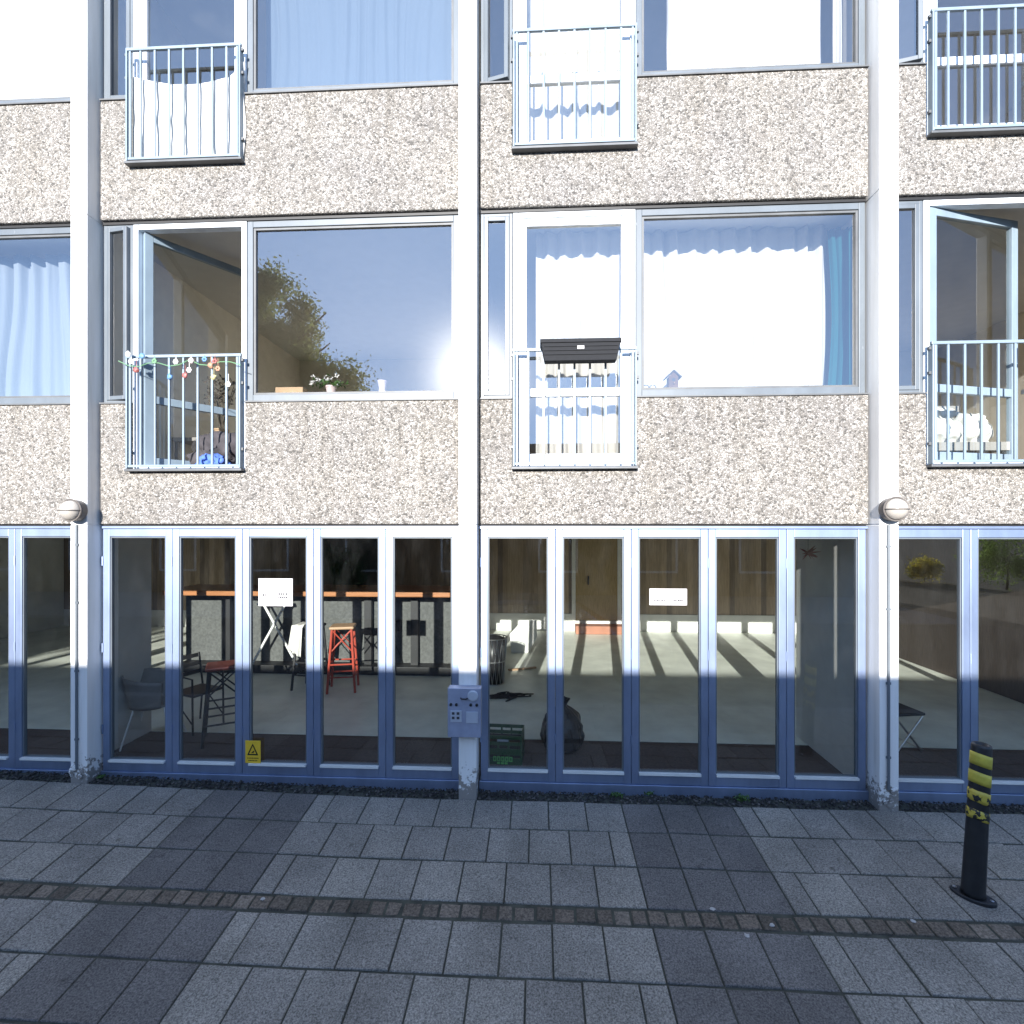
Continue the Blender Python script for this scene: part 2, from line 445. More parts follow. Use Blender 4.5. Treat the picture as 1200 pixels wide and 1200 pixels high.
# ------------------------------------------------------------------ ground
PER, BAND0, W = 3.772, -3.025, .328
def in_dark(xc):
    return ((xc - BAND0) % PER) < 3 * W - .01
rows = [(.115, .495), (.495, .875), (.875, 1.255), None, (1.395, 1.775), (1.775, 2.155), (2.155, 2.535), (2.535, 2.915)]
X0, X1 = -14.0, 12.5
light, dark, setts = MB(), MB(), MB()
def slab(mb, x0, x1, y0, y1, h=.05, jit=.004, j=.0055, jy=.0095):
    dz = random.uniform(-jit, jit); tx = random.uniform(-.006, .006)
    a0, a1, b0, b1 = x0 + j, x1 - j, y0 + jy, y1 - jy
    top, bot = [], []
    ins = .004
    for (x, y, sx, sy) in ((a0, b0, 1, 1), (a1, b0, -1, 1), (a1, b1, -1, -1), (a0, b1, 1, -1)):
        z = gz(x, y) + dz + tx * (x - (a0 + a1) / 2) / (a1 - a0)
        top.append((mb.bm.verts.new((x + ins * sx, y + ins * sy, z)), mb.bm.verts.new((x, y, z - .004)), mb.bm.verts.new((x, y, z - h))))
    mb.bm.faces.new([t[0] for t in top])
    for i in range(4):
        k = (i + 1) % 4
        mb.bm.faces.new((top[i][1], top[k][1], top[k][0], top[i][0]))
        mb.bm.faces.new((top[i][2], top[k][2], top[k][1], top[i][1]))
for ri, rw in enumerate(rows):
    if rw is None:
        x = X0
        while x < X1:
            w = random.uniform(.105, .150)
            j0, j1 = random.uniform(0, .008), random.uniform(0, .008)
            slab(setts, x, x + w, -1.391 + j0, -1.259 - j1, .06, .007, random.uniform(.006, .011))
            x += w
        continue
    s0, s1 = rw
    odd = ri in (0, 2, 4, 6)
    k0 = math.floor((X0 - BAND0) / PER)
    for k in range(k0, math.ceil((X1 - BAND0) / PER)):
        b = BAND0 + k * PER
        for i in range(3):
            slab(dark, b + i * W, b + (i + 1) * W, -s1, -s0)
        x = b + 3 * W; end = b + PER
        if odd:
            slab(light, x, x + W / 2, -s1, -s0); x += W / 2
        for i in range(8):
            slab(light, x, x + W, -s1, -s0); x += W
        if not odd:
            slab(light, x, end, -s1, -s0)
gx = [X0 + (X1 - X0) * i / 60 for i in range(61)]
gy = [0.10, -.05, -.4, -1.0, -1.8, -2.93]
bed = MB()
bed.sheet(lambda u, v: (X0 + (X1 - X0) * u, .10 - 3.03 * v, gz(X0 + (X1 - X0) * u, .10 - 3.03 * v) - .009), 60, 12)
pave = bed.build('pavement', M['joint']); tag(pave, kind='structure')
pl = light.build('light_paving_slabs', M['slab_light'], pave)
pd = dark.build('dark_paving_slabs', M['slab_dark'], pave)
st = setts.build('cobble_strip', M['sett'], pave)
kb = MB()
for i in range(27):
    x = X0 + i
    z = gz(x + .5, -2.95)
    kb.box(x + .004, x + .996, -3.10, -2.92, z - .3, z - .004)
tag(kb.build('kerb', M['kerb'], bevel=.012), kind='structure')
g = MB()
g.sheet(lambda u, v: (-14.5 + 27.5 * u, -3.09 - 7.4 * v, -.40), 4, 4)
tag(g.build('road', M['asphalt']), kind='structure')
g = MB()
g.poly((-1500, -1500, -.45), (1500, -1500, -.45), (1500, 1500, -.45), (-1500, 1500, -.45))
tag(g.build('ground', M['grass']), kind='structure')
# gravel strip under the door sills
tmp = bmesh.new(); bmesh.ops.create_icosphere(tmp, subdivisions=1, radius=1)
tmp.verts.ensure_lookup_table(); OCT = [tuple(v.co) for v in tmp.verts]; OCF = [[v.index for v in f.verts] for f in tmp.faces]; tmp.free()
gr = MB()
for i in range(5600):
    x = random.uniform(-11.9, 7.0); y = random.uniform(-.118, .028); r = random.uniform(.006, .014)
    if any(abs(x - u) < .10 for u in (-11.82, -8.095, -4.37, -.645, 3.08, 6.805)): continue
    c = Vector((x, y, gz(x, y) - .002 + random.uniform(0, .006)))
    s = (random.uniform(.7, 1.3), random.uniform(.7, 1.3), random.uniform(.5, .9)); a = random.uniform(0, PI)
    ca, sa = math.cos(a), math.sin(a)
    vv = []
    for q in OCT:
        p = Vector((q[0] * s[0], q[1] * s[1], q[2] * s[2])) * r * random.uniform(.85, 1.15)
        vv.append(gr.bm.verts.new(c + Vector((p.x * ca - p.y * sa, p.x * sa + p.y * ca, p.z))))
    for f in OCF: gr.bm.faces.new([vv[k] for k in f])
tag(gr.build('gravel_strip', M['gravel']), 'dark loose gravel along the foot of the shop windows', 'gravel', kind='stuff')

# ------------------------------------------------------------------ the building
BAY = 3.725
UC = [-8.095, -4.37, -.645, 3.08, 6.805]
Z_G, FL = 2.484, 2.955
LV = [(3.695, 5.44), (6.65, 8.395)]
B = empty('apartment_building', (0, 0, 0))
tag(B, 'modernist block with pebble-dashed panels, white columns and glazed folding doors at street level', 'building')
for u in [UC[0] - BAY] + UC:
    m = MB()
    edges = [-.30, 2.50, 5.452, 8.40, 9.9]
    for a, b in zip(edges, edges[1:]):
        m.box(u - .0825, u + .0825, -.12, .16, a + .003, b - .003)
    m.box(u - .078, u + .078, -.115, .158, -.28, 9.88)
    m.build('column', M['column'], B, bevel=.006)
for u in (UC[1], UC[3]):
    c = MB().tube([(u - .012, -.131, .18), (u - .012, -.131, 1.2), (u - .012, -.131, 2.5)], .011, 8)
    for z in (.45, 1.1, 1.75, 2.3): c.box(u - .03, u + .006, -.136, -.1205, z, z + .02)
    c.build('cable_conduit', M['frame_grey'], B)
    # broken plaster / cable tails at the foot
    k = MB()
    for i in range(7):
        k.blob((u + random.uniform(-.07, .05), -.125 + random.uniform(-.012, .01), .02 + gz(u, -.12) + random.uniform(0, .16)), random.uniform(.012, .03), .5, 2, 2, (1, .5, 1.3), i)
    k.build('chipped_foot', M['column'], B)

def panel(u0, z0, z1, door_z=None):
    a, b = u0 + .105, u0 + 3.625
    d0, d1 = u0 + .405, u0 + 1.553
    m = MB()
    if door_z is None:
        pts = [(a, z0), (b, z0), (b, z1), (a, z1)]
    else:
        pts = [(a, z0), (b, z0), (b, z1), (d1, z1), (d1, door_z), (d0, door_z), (d0, z1), (a, z1)]
    m.prism(pts, 'y', 0, .13)
    m.build('concrete_panel', M['pebble'], B, bevel=.012)
    # dark flashing on the top edge, joint below
    t = MB()
    if door_z is not None:
        t.box(a, d0 - .004, -.012, .06, z1 + .001, z1 + .014).build('sill_flashing', M['trim'], B)
        MB().box(d1 + .004, b, -.012, .06, z1 + .001, z1 + .014).build('sill_flashing', M['trim'], B)

def casement(u0, u1, z0, z1, openang=0):
    """narrow side window"""
    f = MB().frame(u0, u1, z0, z1, .045, .115, .028)
    f = f.build('window', M['frame_grey'], B, bevel=.003)
    a, b, c, d = u0 + .03, u1 - .03, z0 + .03, z1 - .03
    Mx = Matrix.Translation((a, .05, 0)) @ Matrix.Rotation(-openang, 4, 'Z') @ Matrix.Translation((-a, -.05, 0))
    s = MB().frame(a, b, c, d, .040, .085, .038, M=Mx).build('sash', M['frame_grey'], f, bevel=.003)
    p = MB().quad(a + .036, b - .036, .063, c + .036, d - .036, Mx).build('pane', M['glass_up'], f)

def big_window(u0, u1, z0, z1):
    f = MB().frame(u0, u1, z0, z1, .045, .125, .055, t=.06, b=.065)
    f = f.build('window', M['frame_grey'], B, bevel=.004)
    MB().frame(u0 + .056, u1 - .056, z0 + .066, z1 - .061, .058, .10, .02).build('bead', M['trim'], f)
    MB().quad(u0 + .070, u1 - .070, .077, z0 + .08, z1 - .075).build('pane', M['glass_up'], f)
    MB().box(u0 + .01, u1 - .01, .128, .40, z0 + .06, z0 + .105).build('sill', M['wall_white'], f, bevel=.004)

def balcony_door(u0, u1, z0, z1, ang=0):
    f = MB().frame(u0, u1, z0, z1, .040, .125, .05, t=.05, b=.045)
    f = f.build('balcony_door', M['frame_white'], B, bevel=.004)
    a, b, c, d = u0 + .053, u1 - .053, z0 + .048, z1 - .053
    Mx = Matrix.Translation((a, .10, 0)) @ Matrix.Rotation(ang, 4, 'Z') @ Matrix.Translation((-a, -.10, 0))
    zm = z0 + .68
    s = MB().frame(a, b, c, d, .052, .102, .075, t=.07, b=.09, M=Mx)
    s.box(a + .075, b - .075, .053, .101, zm, zm + .075, Mx)
    s.build('door_leaf', M['rail'] if ang else M['frame_white'], f, bevel=.004)
    g = MB()
    g.quad(a + .073, b - .073, .077, zm + .073, d - .068, Mx)
    g.quad(a + .073, b - .073, .077, c + .088, zm + .002, Mx)
    g.build('pane', M['glass_low'] if ang else M['glass_up'], f)
    if ang:
        h = MB().box(b - .06, b - .035, .03, .05, c + .95, c + 1.09, Mx).build('handle', M['chrome'], f)

def railing(u0, u1, z0, z1):
    y0, y1 = -.056, -.030
    f = MB()
    f.box(u0, u0 + .016, y0 - .005, .0, z0, z1 - .03)
    f.box(u1 - .016, u1, y0 - .005, .0, z0, z1 - .03)
    f.box(u0 - .004, u1 + .004, y0, y1, z1 - .028, z1)
    f.box(u0 + .018, u1 - .018, y0, y1, z0 + .012, z0 + .036)
    f.box(u0 + .026, u0 + .046, y0 + .004, y1 - .004, z0 + .037, z1 - .029)
    f.box(u1 - .046, u1 - .026, y0 + .004, y1 - .004, z0 + .037, z1 - .029)
    o = f.build('balcony_railing', M['rail'], B, bevel=.003)
    MB().box(u0 - .012, u1 + .012, -.066, -.002, z0 - .026, z0 - .004).build('ledge', M['trim'], o, bevel=.003)
    for i in range(1, 8):
        x = u0 + (u1 - u0) * i / 8
        MB().box(x - .009, x + .009, y0 + .006, y1 - .006, z0 + .037, z1 - .029).build('baluster', M['rail'], o)
    for x, sg in ((u0, -1), (u1, 1)):
        for zz in (z0 + .17, z0 + .80, z1 - .07):
            MB().box(min(x, x + sg * .02), max(x, x + sg * .02), -.045, -.022, zz, zz + .025).build('bolt', M['trim'], o)

open_doors = {(1, 0): R(55), (3, 0): R(15)}
open_sash = {(1, 0): R(9), (2, 1): R(14), (3, 1): R(14), (1, 1): 0}
for i, u in enumerate([UC[0] - BAY] + UC[:4], -1):
    panel(u, Z_G + .022, LV[0][0] - .02, 3.03)
    panel(u, LV[0][1] + .032, LV[1][0] - .02, 5.985)
    panel(u, LV[1][1] + .032, 9.85)
    for zz, hh_ in ((Z_G + .0055, .014), (LV[0][1] + .002, .028), (LV[1][1] + .002, .028)):
        MB().box(u + .106, u + 3.624, .034, .126, zz, zz + hh_).build('drip_joint', M['black'], B)
    for lv in (0, 1):
        z0, z1 = LV[lv]
        zd = z0 - .665
        casement(u + .105, u + .402, z0, z1, open_sash.get((i, lv), 0))
        balcony_door(u + .408, u + 1.550, zd, z1, open_doors.get((i, lv), 0))
        big_window(u + 1.556, u + 3.622, z0, z1)
        railing(u + .412, u + 1.546, zd + .01, zd + 1.10)
    # folding doors
    m = MB().box(u + .09, u + 3.64, .028, .11, Z_G - .022, Z_G + .004)
    m.build('door_head', M['frame_blue'], B, bevel=.004)
    MB().box(u + .09, u + 3.64, .022, .13, -.02, .085).build('door_threshold', M['frame_blue'], B, bevel=.004)
    for k in range(5):
        a = u + .1045 + k * .7042; b = a + .7005
        f = MB().frame(a, b, .088, Z_G - .025, .034, .092, .066, t=.075, b=.105)
        f = f.build('folding_door', M['frame_blue'], B, bevel=.004)
        MB().frame(a + .067, b - .067, .194, Z_G - .101, .046, .080, .012).build('glazing_bead', M['frame_grey'], f)
        MB().quad(a + .068, b - .068, .063, .192, Z_G - .100).build('pane', M['glass_low'], f)
        MB().box(a + .068, b - .068, .012, .058, .180, .199).build('weather_bar', M['wall_white'], f)
        for zz in (.45, 1.25, 2.1):
            MB().tube([(a - .0018, .030, zz), (a - .0018, .030, zz + .09)], .007, 8).build('hinge', M['frame_blue'], f)
# structure behind the facade
for a, b in ((2.49, 2.975), (5.47, 5.93), (8.44, 9.9)): MB().box(-11.95, 6.9, .165, 8.2, a, b).build('floor_slab', M['ceiling'], B)
for a, b in ((2.99, 5.468), (5.945, 8.438)):
    MB().box(-11.95, 6.9, .17, 4.3, a - .012, a).build('room_floor', M['floor_up'], B)
    MB().box(-11.95, 6.9, 4.3, 4.42, a - .01, b).build('room_back_wall', M['wall_in'], B)
    for u in [UC[0] - BAY] + UC: MB().box(u - .05, u + .05, .165, 4.298, a + .002, b).build('room_partition', M['wall_in'], B)
for u in [UC[0] - BAY] + UC[:4]:
    for z0, z1, f in ((2.992, 3.68, 0), (5.947, 6.635, 0)):
        MB().box(u + .055, u + .40, .135, .30, z0, z1).build('spandrel_wall', M['wall_in'], B)
        MB().box(u + 1.56, u + 3.66, .135, .30, z0, z1).build('spandrel_wall', M['wall_in'], B)
m = MB()
m.box(-11.95, 6.9, 1.2, 7.5, -.18, 0.0)
m.build('shop_floor', M['floor_in'], B)
MB().box(-11.95, 6.9, .132, 1.196, -.18, -.004).build('entrance_mat', M['floor_mat'], B)
MB().box(-11.95, 6.9, 7.36, 7.5, .402, 2.488).build('timber_wall', M['boards'], B)
MB().box(-11.95, 6.9, 7.34, 7.5, .002, .40).build('skirting', M['wall_white'], B)
MB().box(UC[1] - .355, UC[1] - .315, .165, 1.2, .002, 2.488).build('shop_partition', M['wall_white'], B)
MB().box(UC[3] - .025, UC[3] + .08, .165, 1.45, .002, 2.488).build('shop_partition', M['wall_white'], B)
m = MB()
m.box(UC[4] - .04, UC[4] + .08, .165, 7.33, .004, 2.486)
m.build('shop_side_wall', M['wall_dark'], B)
MB().box(UC[0] - BAY - .08, UC[0] - BAY + .08, .165, 7.33, .004, 2.486).build('shop_side_wall', M['wall_white'], B)
# sun-facing outer shell: roof and ends
MB().box(-12.05, -11.95, .0, 8.3, -.3, 9.9).build('end_wall', M['pebble'], B)
MB().box(6.91, 7.0, .0, 8.3, -.3, 9.9).build('end_wall', M['pebble'], B)
MB().box(-12.05, 7.0, 8.205, 8.3, -.3, 9.9).build('rear_wall', M['wall_in'], B)
# inner door in the back wall
pa, pb = at(676, 735, 7.3), at(722, 628, 7.3)
m = MB().frame(pa.x - .12, pb.x + .12, .16, 2.35, 7.28, 7.345, .09)
d = m.build('inner_door', M['wall_white'], B, bevel=.004)
MB().box(pa.x - .028, pb.x + .028, 7.30, 7.335, .26, 2.255).build('door_leaf', M['wood_door'], d)
MB().box(pa.x + .25, pa.x + .28, 7.25, 7.299, 1.1, 1.3).build('handle', M['black_metal'], d)
MB().box(pa.x - .05, pb.x + .30, 6.95, 7.27, .004, .19).build('door_step', plain('terracotta_step', (.36, .16, .10), .8), d, bevel=.01)

# ------------------------------------------------------------------ things on the facade
def wall_lamp(u, label):
    z = at(85, 598, -.2).z
    t = empty('wall_lamp', (u, -.1205, z)); t.scale = (.90, .95, .90)
    tag(t, label, 'wall lamp', 'round bulkhead lamps on the columns')
    RX = Matrix.Rotation(R(90), 4, 'X')
    MB().lathe([(.10, 0), (.112, .01), (.112, .07), (.095, .085)], 32, RX).build('lamp_body', M['lamp_body'], t, bevel=.003)
    prof = [(.104 * math.cos(a), .084 + .085 * math.sin(a)) for a in [R(x) for x in range(0, 91, 9)]]
    prof[-1] = (0, prof[-1][1])
    MB().lathe(prof, 32, RX).build('lamp_globe', M['lamp_glass'], t, smooth=True)
    r = MB()
    pts = [(.113 * math.cos(2 * PI * k / 32), -.090, .113 * math.sin(2 * PI * k / 32)) for k in range(33)]
    r.tube(pts, .008, 6, cap=False)
    r.tube([(.112 * math.cos(a), -.090 - .088 * math.sin(a), 0) for a in [R(x) for x in range(0, 181, 12)]], .0045, 6)
    r.build('guard_ring', M['lamp_body'], t)
    return t
wall_lamp(UC[1], 'round lamp on the column nearest the toy-hung railing')
wall_lamp(UC[3], 'round lamp on the column nearest the black bollard')

# utility box on the middle column
pa, pb = at(524.5, 864, -.22), at(563.5, 807, -.22)
t = empty('utility_box', ((pa.x + pb.x) / 2, -.1205, pa.z)); tag(t, 'blue grey steel utility box with dark holes on the middle column', 'utility box')
hw, hh = (pb.x - pa.x) / 2, pb.z - pa.z
MB().box(-hw, hw, -.10, 0, 0, hh).build('housing', M['steel'], t, bevel=.006)
RX = Matrix.Rotation(R(90), 4, 'X')
for fx in (.10, .27, .70, .88):
    MB().lathe([(.013, 0), (.013, .012), (.008, .016)], 12, Matrix.Translation((-hw + 2 * hw * fx, -.099, hh * .67)) @ RX).build('bolt', M['black'], t)
MB().lathe([(.048, 0), (.048, .014), (.038, .018)], 24, Matrix.Translation((hw * .52, -.0995, hh * .855)) @ RX).build('round_cover', M['steel_light'], t)
m = MB(); m.tube([(-.03, -.10, hh * .80), (-.02, -.125, hh * .80), (.02, -.125, hh * .80), (.03, -.10, hh * .80)], .007, 8)
m.build('handle', M['black_metal'], t)
MB().box(hw * .12, hw * .82, -.106, -.0995, hh * .30, hh * .53).build('inspection_plate', M['steel_light'], t, bevel=.002)
k = MB().box(-hw * .82, -hw * .15, -.108, -.0995, hh * .32, hh * .55).build('socket_plate', M['steel_light'], t, bevel=.002)
for fx in (-.36, -.65):
    for fz in (.38, .47):
        MB().box(hw * fx - .012, hw * fx + .012, -.112, -.1078, hh * fz, hh * fz + .022).build('socket', M['ink'], k)

# yellow warning sign on the folding door
pa, pb = at(287.5, 894, .030), at(305.5, 868, .030)
t = empty('warning_sign', ((pa.x + pb.x) / 2, .030, pa.z)); tag(t, 'small yellow warning sign with black triangle low on a blue door frame', 'sign')
hw, hh = (pb.x - pa.x) / 2, pb.z - pa.z
MB().box(-hw, hw, -.004, .003, 0, hh).build('plate', M['yellow'], t, bevel=.006)
m = MB()
tw, b0, t0 = hw * .72, hh * .36, hh * .88
m.poly((-tw, -.0056, b0), (tw, -.0056, b0), (tw * .66, -.0056, b0 + .012), (-tw * .66, -.0056, b0 + .012))
m.poly((-tw, -.0056, b0), (-tw * .66, -.0056, b0 + .012), (0, -.0056, t0 - .022), (0, -.0056, t0))
m.poly((tw, -.0056, b0), (0, -.0056, t0), (0, -.0056, t0 - .022), (tw * .66, -.0056, b0 + .012))
m.poly((-.016, -.0056, b0 + .02), (.008, -.0056, b0 + .022), (.02, -.0056, b0 + .045), (.004, -.0056, b0 + .04))
for r_, (a, b) in enumerate(((-.7, .7), (-.55, .55))):
    z = hh * (.25 - .11 * r_)
    x = a * hw
    while x < b * hw:
        w = random.uniform(.008, .016)
        m.poly((x, -.0056, z - .008), (x + w, -.0056, z - .008), (x + w, -.0056, z), (x, -.0056, z)); x += w + .005
m.build('symbol', M['black'], t, solid=.001)

def notice(name, x0p, y0p, x1p, y1p, label, lines):
    y = .0585
    a, b = at(x0p, y1p, y), at(x1p, y0p, y)
    t = empty(name, ((a.x + b.x) / 2, y, a.z)); tag(t, label, 'notice')
    w, h = (b.x - a.x) / 2, b.z - a.z
    MB().box(-w, w, -.0016, .0008, 0, h).build('sheet', M['paper'], t)
    if lines:
        m = MB()
        for fx0, fx1, fz in lines:
            x = -w + 2 * w * fx0
            while x < -w + 2 * w * fx1:
                k = random.uniform(.007, .018)
                m.box(x, x + k, -.0028, -.0018, h * fz, h * fz + .02); x += k + .005
        m.build('print', M['ink'], t)
    return t
notice('paper_notice', 761, 690, 805, 709, 'long white paper notice on the door glass, two short printed lines', [(.12, .40, .22), (.62, .9, .22)])
notice('paper_notice', 303, 678, 343, 710, 'squarish white paper notice on the door glass in front of the bar', [(.12, .22, .36), (.55, .85, .40), (.58, .82, .28)])
notice('paper_sticker', 743.5, 663, 748, 672.5, 'tiny white sticker at the edge of a sunlit door frame', [])

# flower box on the railing, level 1 of bay C
pa, pb = at(633, 425, -.14), at(727, 399, -.14)
t = empty('flower_box', ((pa.x + pb.x) / 2, -.14, pa.z)); tag(t, 'long dark grey plastic flower box hung on a railing', 'flower box')
hw, hh = (pb.x - pa.x) / 2, pb.z - pa.z
def taper(mb, x0, x1, y0, y1, z0, z1, k, kx):
    pts = []
    for (x, y, z) in ((x0 + kx, y0 + k, z0), (x1 - kx, y0 + k, z0), (x1 - kx, y1 - k, z0), (x0 + kx, y1 - k, z0), (x0, y0, z1), (x1, y0, z1), (x1, y1, z1), (x0, y1, z1)):
        pts.append(mb.bm.verts.new((x, y, z)))
    for f in ((0, 3, 2, 1), (0, 1, 5, 4), (1, 2, 6, 5), (2, 3, 7, 6), (3, 0, 4, 7), (4, 5, 6, 7)):
        mb.bm.faces.new([pts[i] for i in f])
m = MB(); taper(m, -hw + .01, hw - .01, -.07, .07, 0, hh - .035, .02, .03)
m.box(-hw, hw, -.078, .078, hh - .034, hh)
m.build('trough', M['planter'], t, bevel=.004)
m = MB()
for z in (.05, .085, .12): m.box(-hw + .035, hw - .035, -.072 + (.12 - z) * .12, -.06, z, z + .008)
m.build('rib', M['planter'], t)
MB().box(-.03, .03, -.074, -.060, hh * .50, hh * .66).build('label_plate', M['paper'], t)
m = MB()
for x in (-hw * .6, hw * .6): m.box(x - .012, x + .012, -.02, .12, hh + .001, hh + .006); m.box(x - .012, x + .012, .116, .12, hh - .10, hh)
m.build('bracket', M['black_metal'], t)

# white sheet behind the top left railing
def sheet_thing(name, label, cat, f, nu, nv, mat, solid=.004):
    m = MB().sheet(f, nu, nv)
    o = m.build(name, mat, smooth=True, solid=solid)
    tag(o, label, cat); return o
zb = 5.985
a3, b3 = UC[1] + .44, UC[1] + 1.56
def fsheet(u, v):
    x = a3 + (b3 - a3) * u
    top = zb + .86 - .10 * math.sin(PI * u) + (.10 * max(0, u - .85) / .15)
    z = top + (zb + .05 - top) * v
    y = -.008 + .35 *  .013 * math.sin(u * 23 + v * 2) * (.4 + v * .6) + .010 * noise.noise(Vector((u * 6, v * 5, 1)))
    return (x + .015 * math.sin(v * 7 + u * 3) * u, y, z)
sheet_thing('bed_sheet', 'white sheet sagging behind an upper storey balcony railing', 'bed sheet', fsheet, 60, 24, M['sheet'])

# curtains
def curtain(name, label, x0, x1, z0, z1, y, amp, folds, mat, lean=0.0, gather=None, seed=0, cat='curtain'):
    def f(u, v):
        z = z1 + (z0 - z1) * v
        ph = 2 * PI * folds * (u + .085 * noise.noise(Vector((u * 3.3, v * .9, seed))) + .02 * noise.noise(Vector((u * 11, v * .6, seed))))
        g = 1 if gather is None else 1 - gather * math.sin(PI * min(1, v * 1.05)) * .9
        x = x0 + (x1 - x0) * (u if gather is None else (u * g + (1 - g) * (1.0 if lean > 0 else .0)))
        yy = y + amp * (math.sin(ph) + .35 * math.sin(ph * 2.3 + seed)) * (.75 + .7 * noise.noise(Vector((u * 7, v * .8, seed + 3)))) + .018 * noise.noise(Vector((u * 4, v * 2, seed)))
        z += .012 * math.sin(ph * .5 + seed) * (1 if v < .02 else 0)
        return (x, yy, z)
    return sheet_thing(name, label, cat, f, int(folds * 12), 26, mat, .002)
z0, z1 = LV[0]; y0, y1 = LV[1]
u = UC[2]
curtain('curtain', 'broad white curtain behind the window with the birdhouse', u + 1.50, at(969, 300, .46).x, z0 - .1, z1 + .02, .46, .035, 11, M['curtain_white'], seed=1)
curtain('curtain', 'white curtain behind the glass door with the hanging flower box', at(628, 300, .42).x, u + 1.62, z0 - .66, z1 + .02, .42, .035, 6, M['curtain_white'], seed=2)
curtain('curtain', 'narrow teal curtain gathered beside the birdhouse window frame', at(970, 300, .33).x, at(1001, 300, .33).x, z0 + .03, z1 - .07, .33, .03, 4, M['curtain_teal'], seed=3, gather=.18, lean=1)
curtain('curtain', 'broad white curtain filling an upper window over the teal-curtained one', at(782, 50, .30).x, at(962, 50, .30).x, y0 + .02, y1, .30, .03, 9, M['curtain_white'], seed=4)
curtain('curtain', 'narrow white curtain strip beside a broad one in the top window', at(976, 50, .30).x, at(986, 50, .30).x, y0 + .02, y1, .30, .02, 2, M['curtain_white'], seed=5)
curtain('curtain', 'white curtain behind the glass door above the hanging flower box', at(616, 50, .34).x, at(735, 50, .34).x, y0 - .60, y1, .34, .03, 6, M['curtain_white'], seed=6)
curtain('curtain', 'pale blue satin curtain drawn across the half-hidden window nearest the toy-hung railing', UC[0] + 1.4, UC[1] - .12, z0 + .04, at(40, 300, .40).z, .40, .05, 11, M['curtain_blue'], seed=7)
curtain('curtain', 'white curtain filling the window at the end of the upper storey beside the sheet-hung railing', UC[0] + 1.5, UC[1] - .10, y0 + .03, y1, .26, .02, 9, M['curtain_white'], seed=8)
curtain('curtain', 'narrow white curtain tied up in the slim window beside the bedding-filled door', UC[3] + .10, UC[3] + .27, z0 + .9, z1 - .22, .30, .02, 2, M['curtain_white'], seed=9, gather=.55, lean=-1)
curtain('curtain', 'grey blue curtain drawn across an upper window next to the sheet-hung railing', UC[1] + 1.6, UC[2] - .08, y0 + .02, y1, .30, .012, 13, M['curtain_grey'], seed=10)

# small things on the sills
p = at(788, 457, .24)
SILL = z0 + .1052
t = empty('birdhouse', (p.x, .24, SILL)); tag(t, 'little wooden birdhouse on the sill before the white curtain', 'birdhouse')
M['dark_wood'] = plain('weathered_birdhouse_wood', (.12, .06, .025), .7, var=.3, scale=14)
MB().prism([(-.045, 0), (.045, 0), (.045, .12), (0, .165), (-.045, .12)], 'y', -.045, .045).build('walls', M['dark_wood'], t)
m = MB()
for s in (-1, 1):
    Mx = Matrix.Translation((0, 0, .178)) @ Matrix.Rotation(s * R(43), 4, 'Y')
    m.box(0 if s > 0 else -.10, .10 if s > 0 else 0, -.06, .06, -.006, .006, Mx)
m.build('roof', M['bark'], t)
MB().lathe([(.016, 0), (.016, .003)], 16, Matrix.Translation((0, -.0455, .09)) @ RX).build('entrance_hole', M['black'], t)
MB().tube([(0, -.045, .055), (0, -.075, .055)], .005, 6).build('perch', M['pale_wood'], t)
p = at(761, 448, .22)
t = empty('spectacles', (p.x, .22, SILL)); tag(t, 'dark rimmed spectacles lying on the sill beside the birdhouse', 'spectacles')
m = MB()
for s in (-1, 1):
    m.tube([(s * .033 + .028 * math.cos(2 * PI * k / 16), 0, .026 + .022 * math.sin(2 * PI * k / 16)) for k in range(17)], .0042, 6, cap=False)
    m.tube([(s * .061, 0, .03), (s * .063, .11, .02)], .003, 6)
m.tube([(-.006, 0, .03), (.006, 0, .03)], .003, 6)
m.build('rim', M['black'], t)
# bay B window sill: flowers, cup, cardboard box
def leafquad(mb, c, s, nrm=None):
    d = Vector((random.gauss(0, 1), random.gauss(0, 1), random.gauss(0, 1))).normalized()
    a = d.orthogonal().normalized(); b = d.cross(a)
    ang = random.uniform(0, 2 * PI); a, b = a * math.cos(ang) + b * math.sin(ang), b * math.cos(ang) - a * math.sin(ang)
    w = s * .45
    mb.poly(c - a * s, c + b * w, c + a * s, c - b * w)
def pot(mb, x, y, z, r, h):
    mb.lathe([(r * .72, 0), (r, h), (r * 1.08, h + .001), (r * 1.08, h + .018), (r * .9, h + .018), (r * .85, h * .9)], 20, Matrix.Translation((x, y, z)))
p = at(388, 455, .25)
t = empty('potted_flower', (p.x, .25, SILL)); tag(t, 'white flowering pot plant on the sill of the sky-mirroring window', 'plant')
m = MB(); pot(m, 0, 0, 0, .05, .07); m.build('pot', M['pink'], t)
m = MB()
for i in range(80): leafquad(m, Vector((random.gauss(0, .09), random.gauss(0, .04), .085 + abs(random.gauss(0, .03)))), .026)
m.build('foliage', M['leaf'], t)
m = MB()
for i in range(15):
    c = Vector((random.gauss(-.01, .11), random.gauss(-.02, .03), .11 + abs(random.gauss(0, .035))))
    for k in range(5):
        a = 2 * PI * k / 5
        leafquad(m, c + Vector((.016 * math.cos(a), 0, .016 * math.sin(a))), .016)
m.build('blossom', M['petal'], t)
p = at(448, 455, .25)
t = empty('ceramic_cup', (p.x, .25, SILL)); tag(t, 'pale pink fluted cup on the window sill beside the white flowers', 'cup')
MB().lathe([(.035, 0), (.042, .01), (.030, .05), (.044, .125), (.052, .13), (.044, .135), (.026, .06)], 20).build('bowl', M['pink'], t, smooth=True)
p = at(342, 455, .27)
t = empty('cardboard_box', (p.x, .27, SILL)); tag(t, 'flat cardboard box lying on the window sill beside the white flowers', 'box')
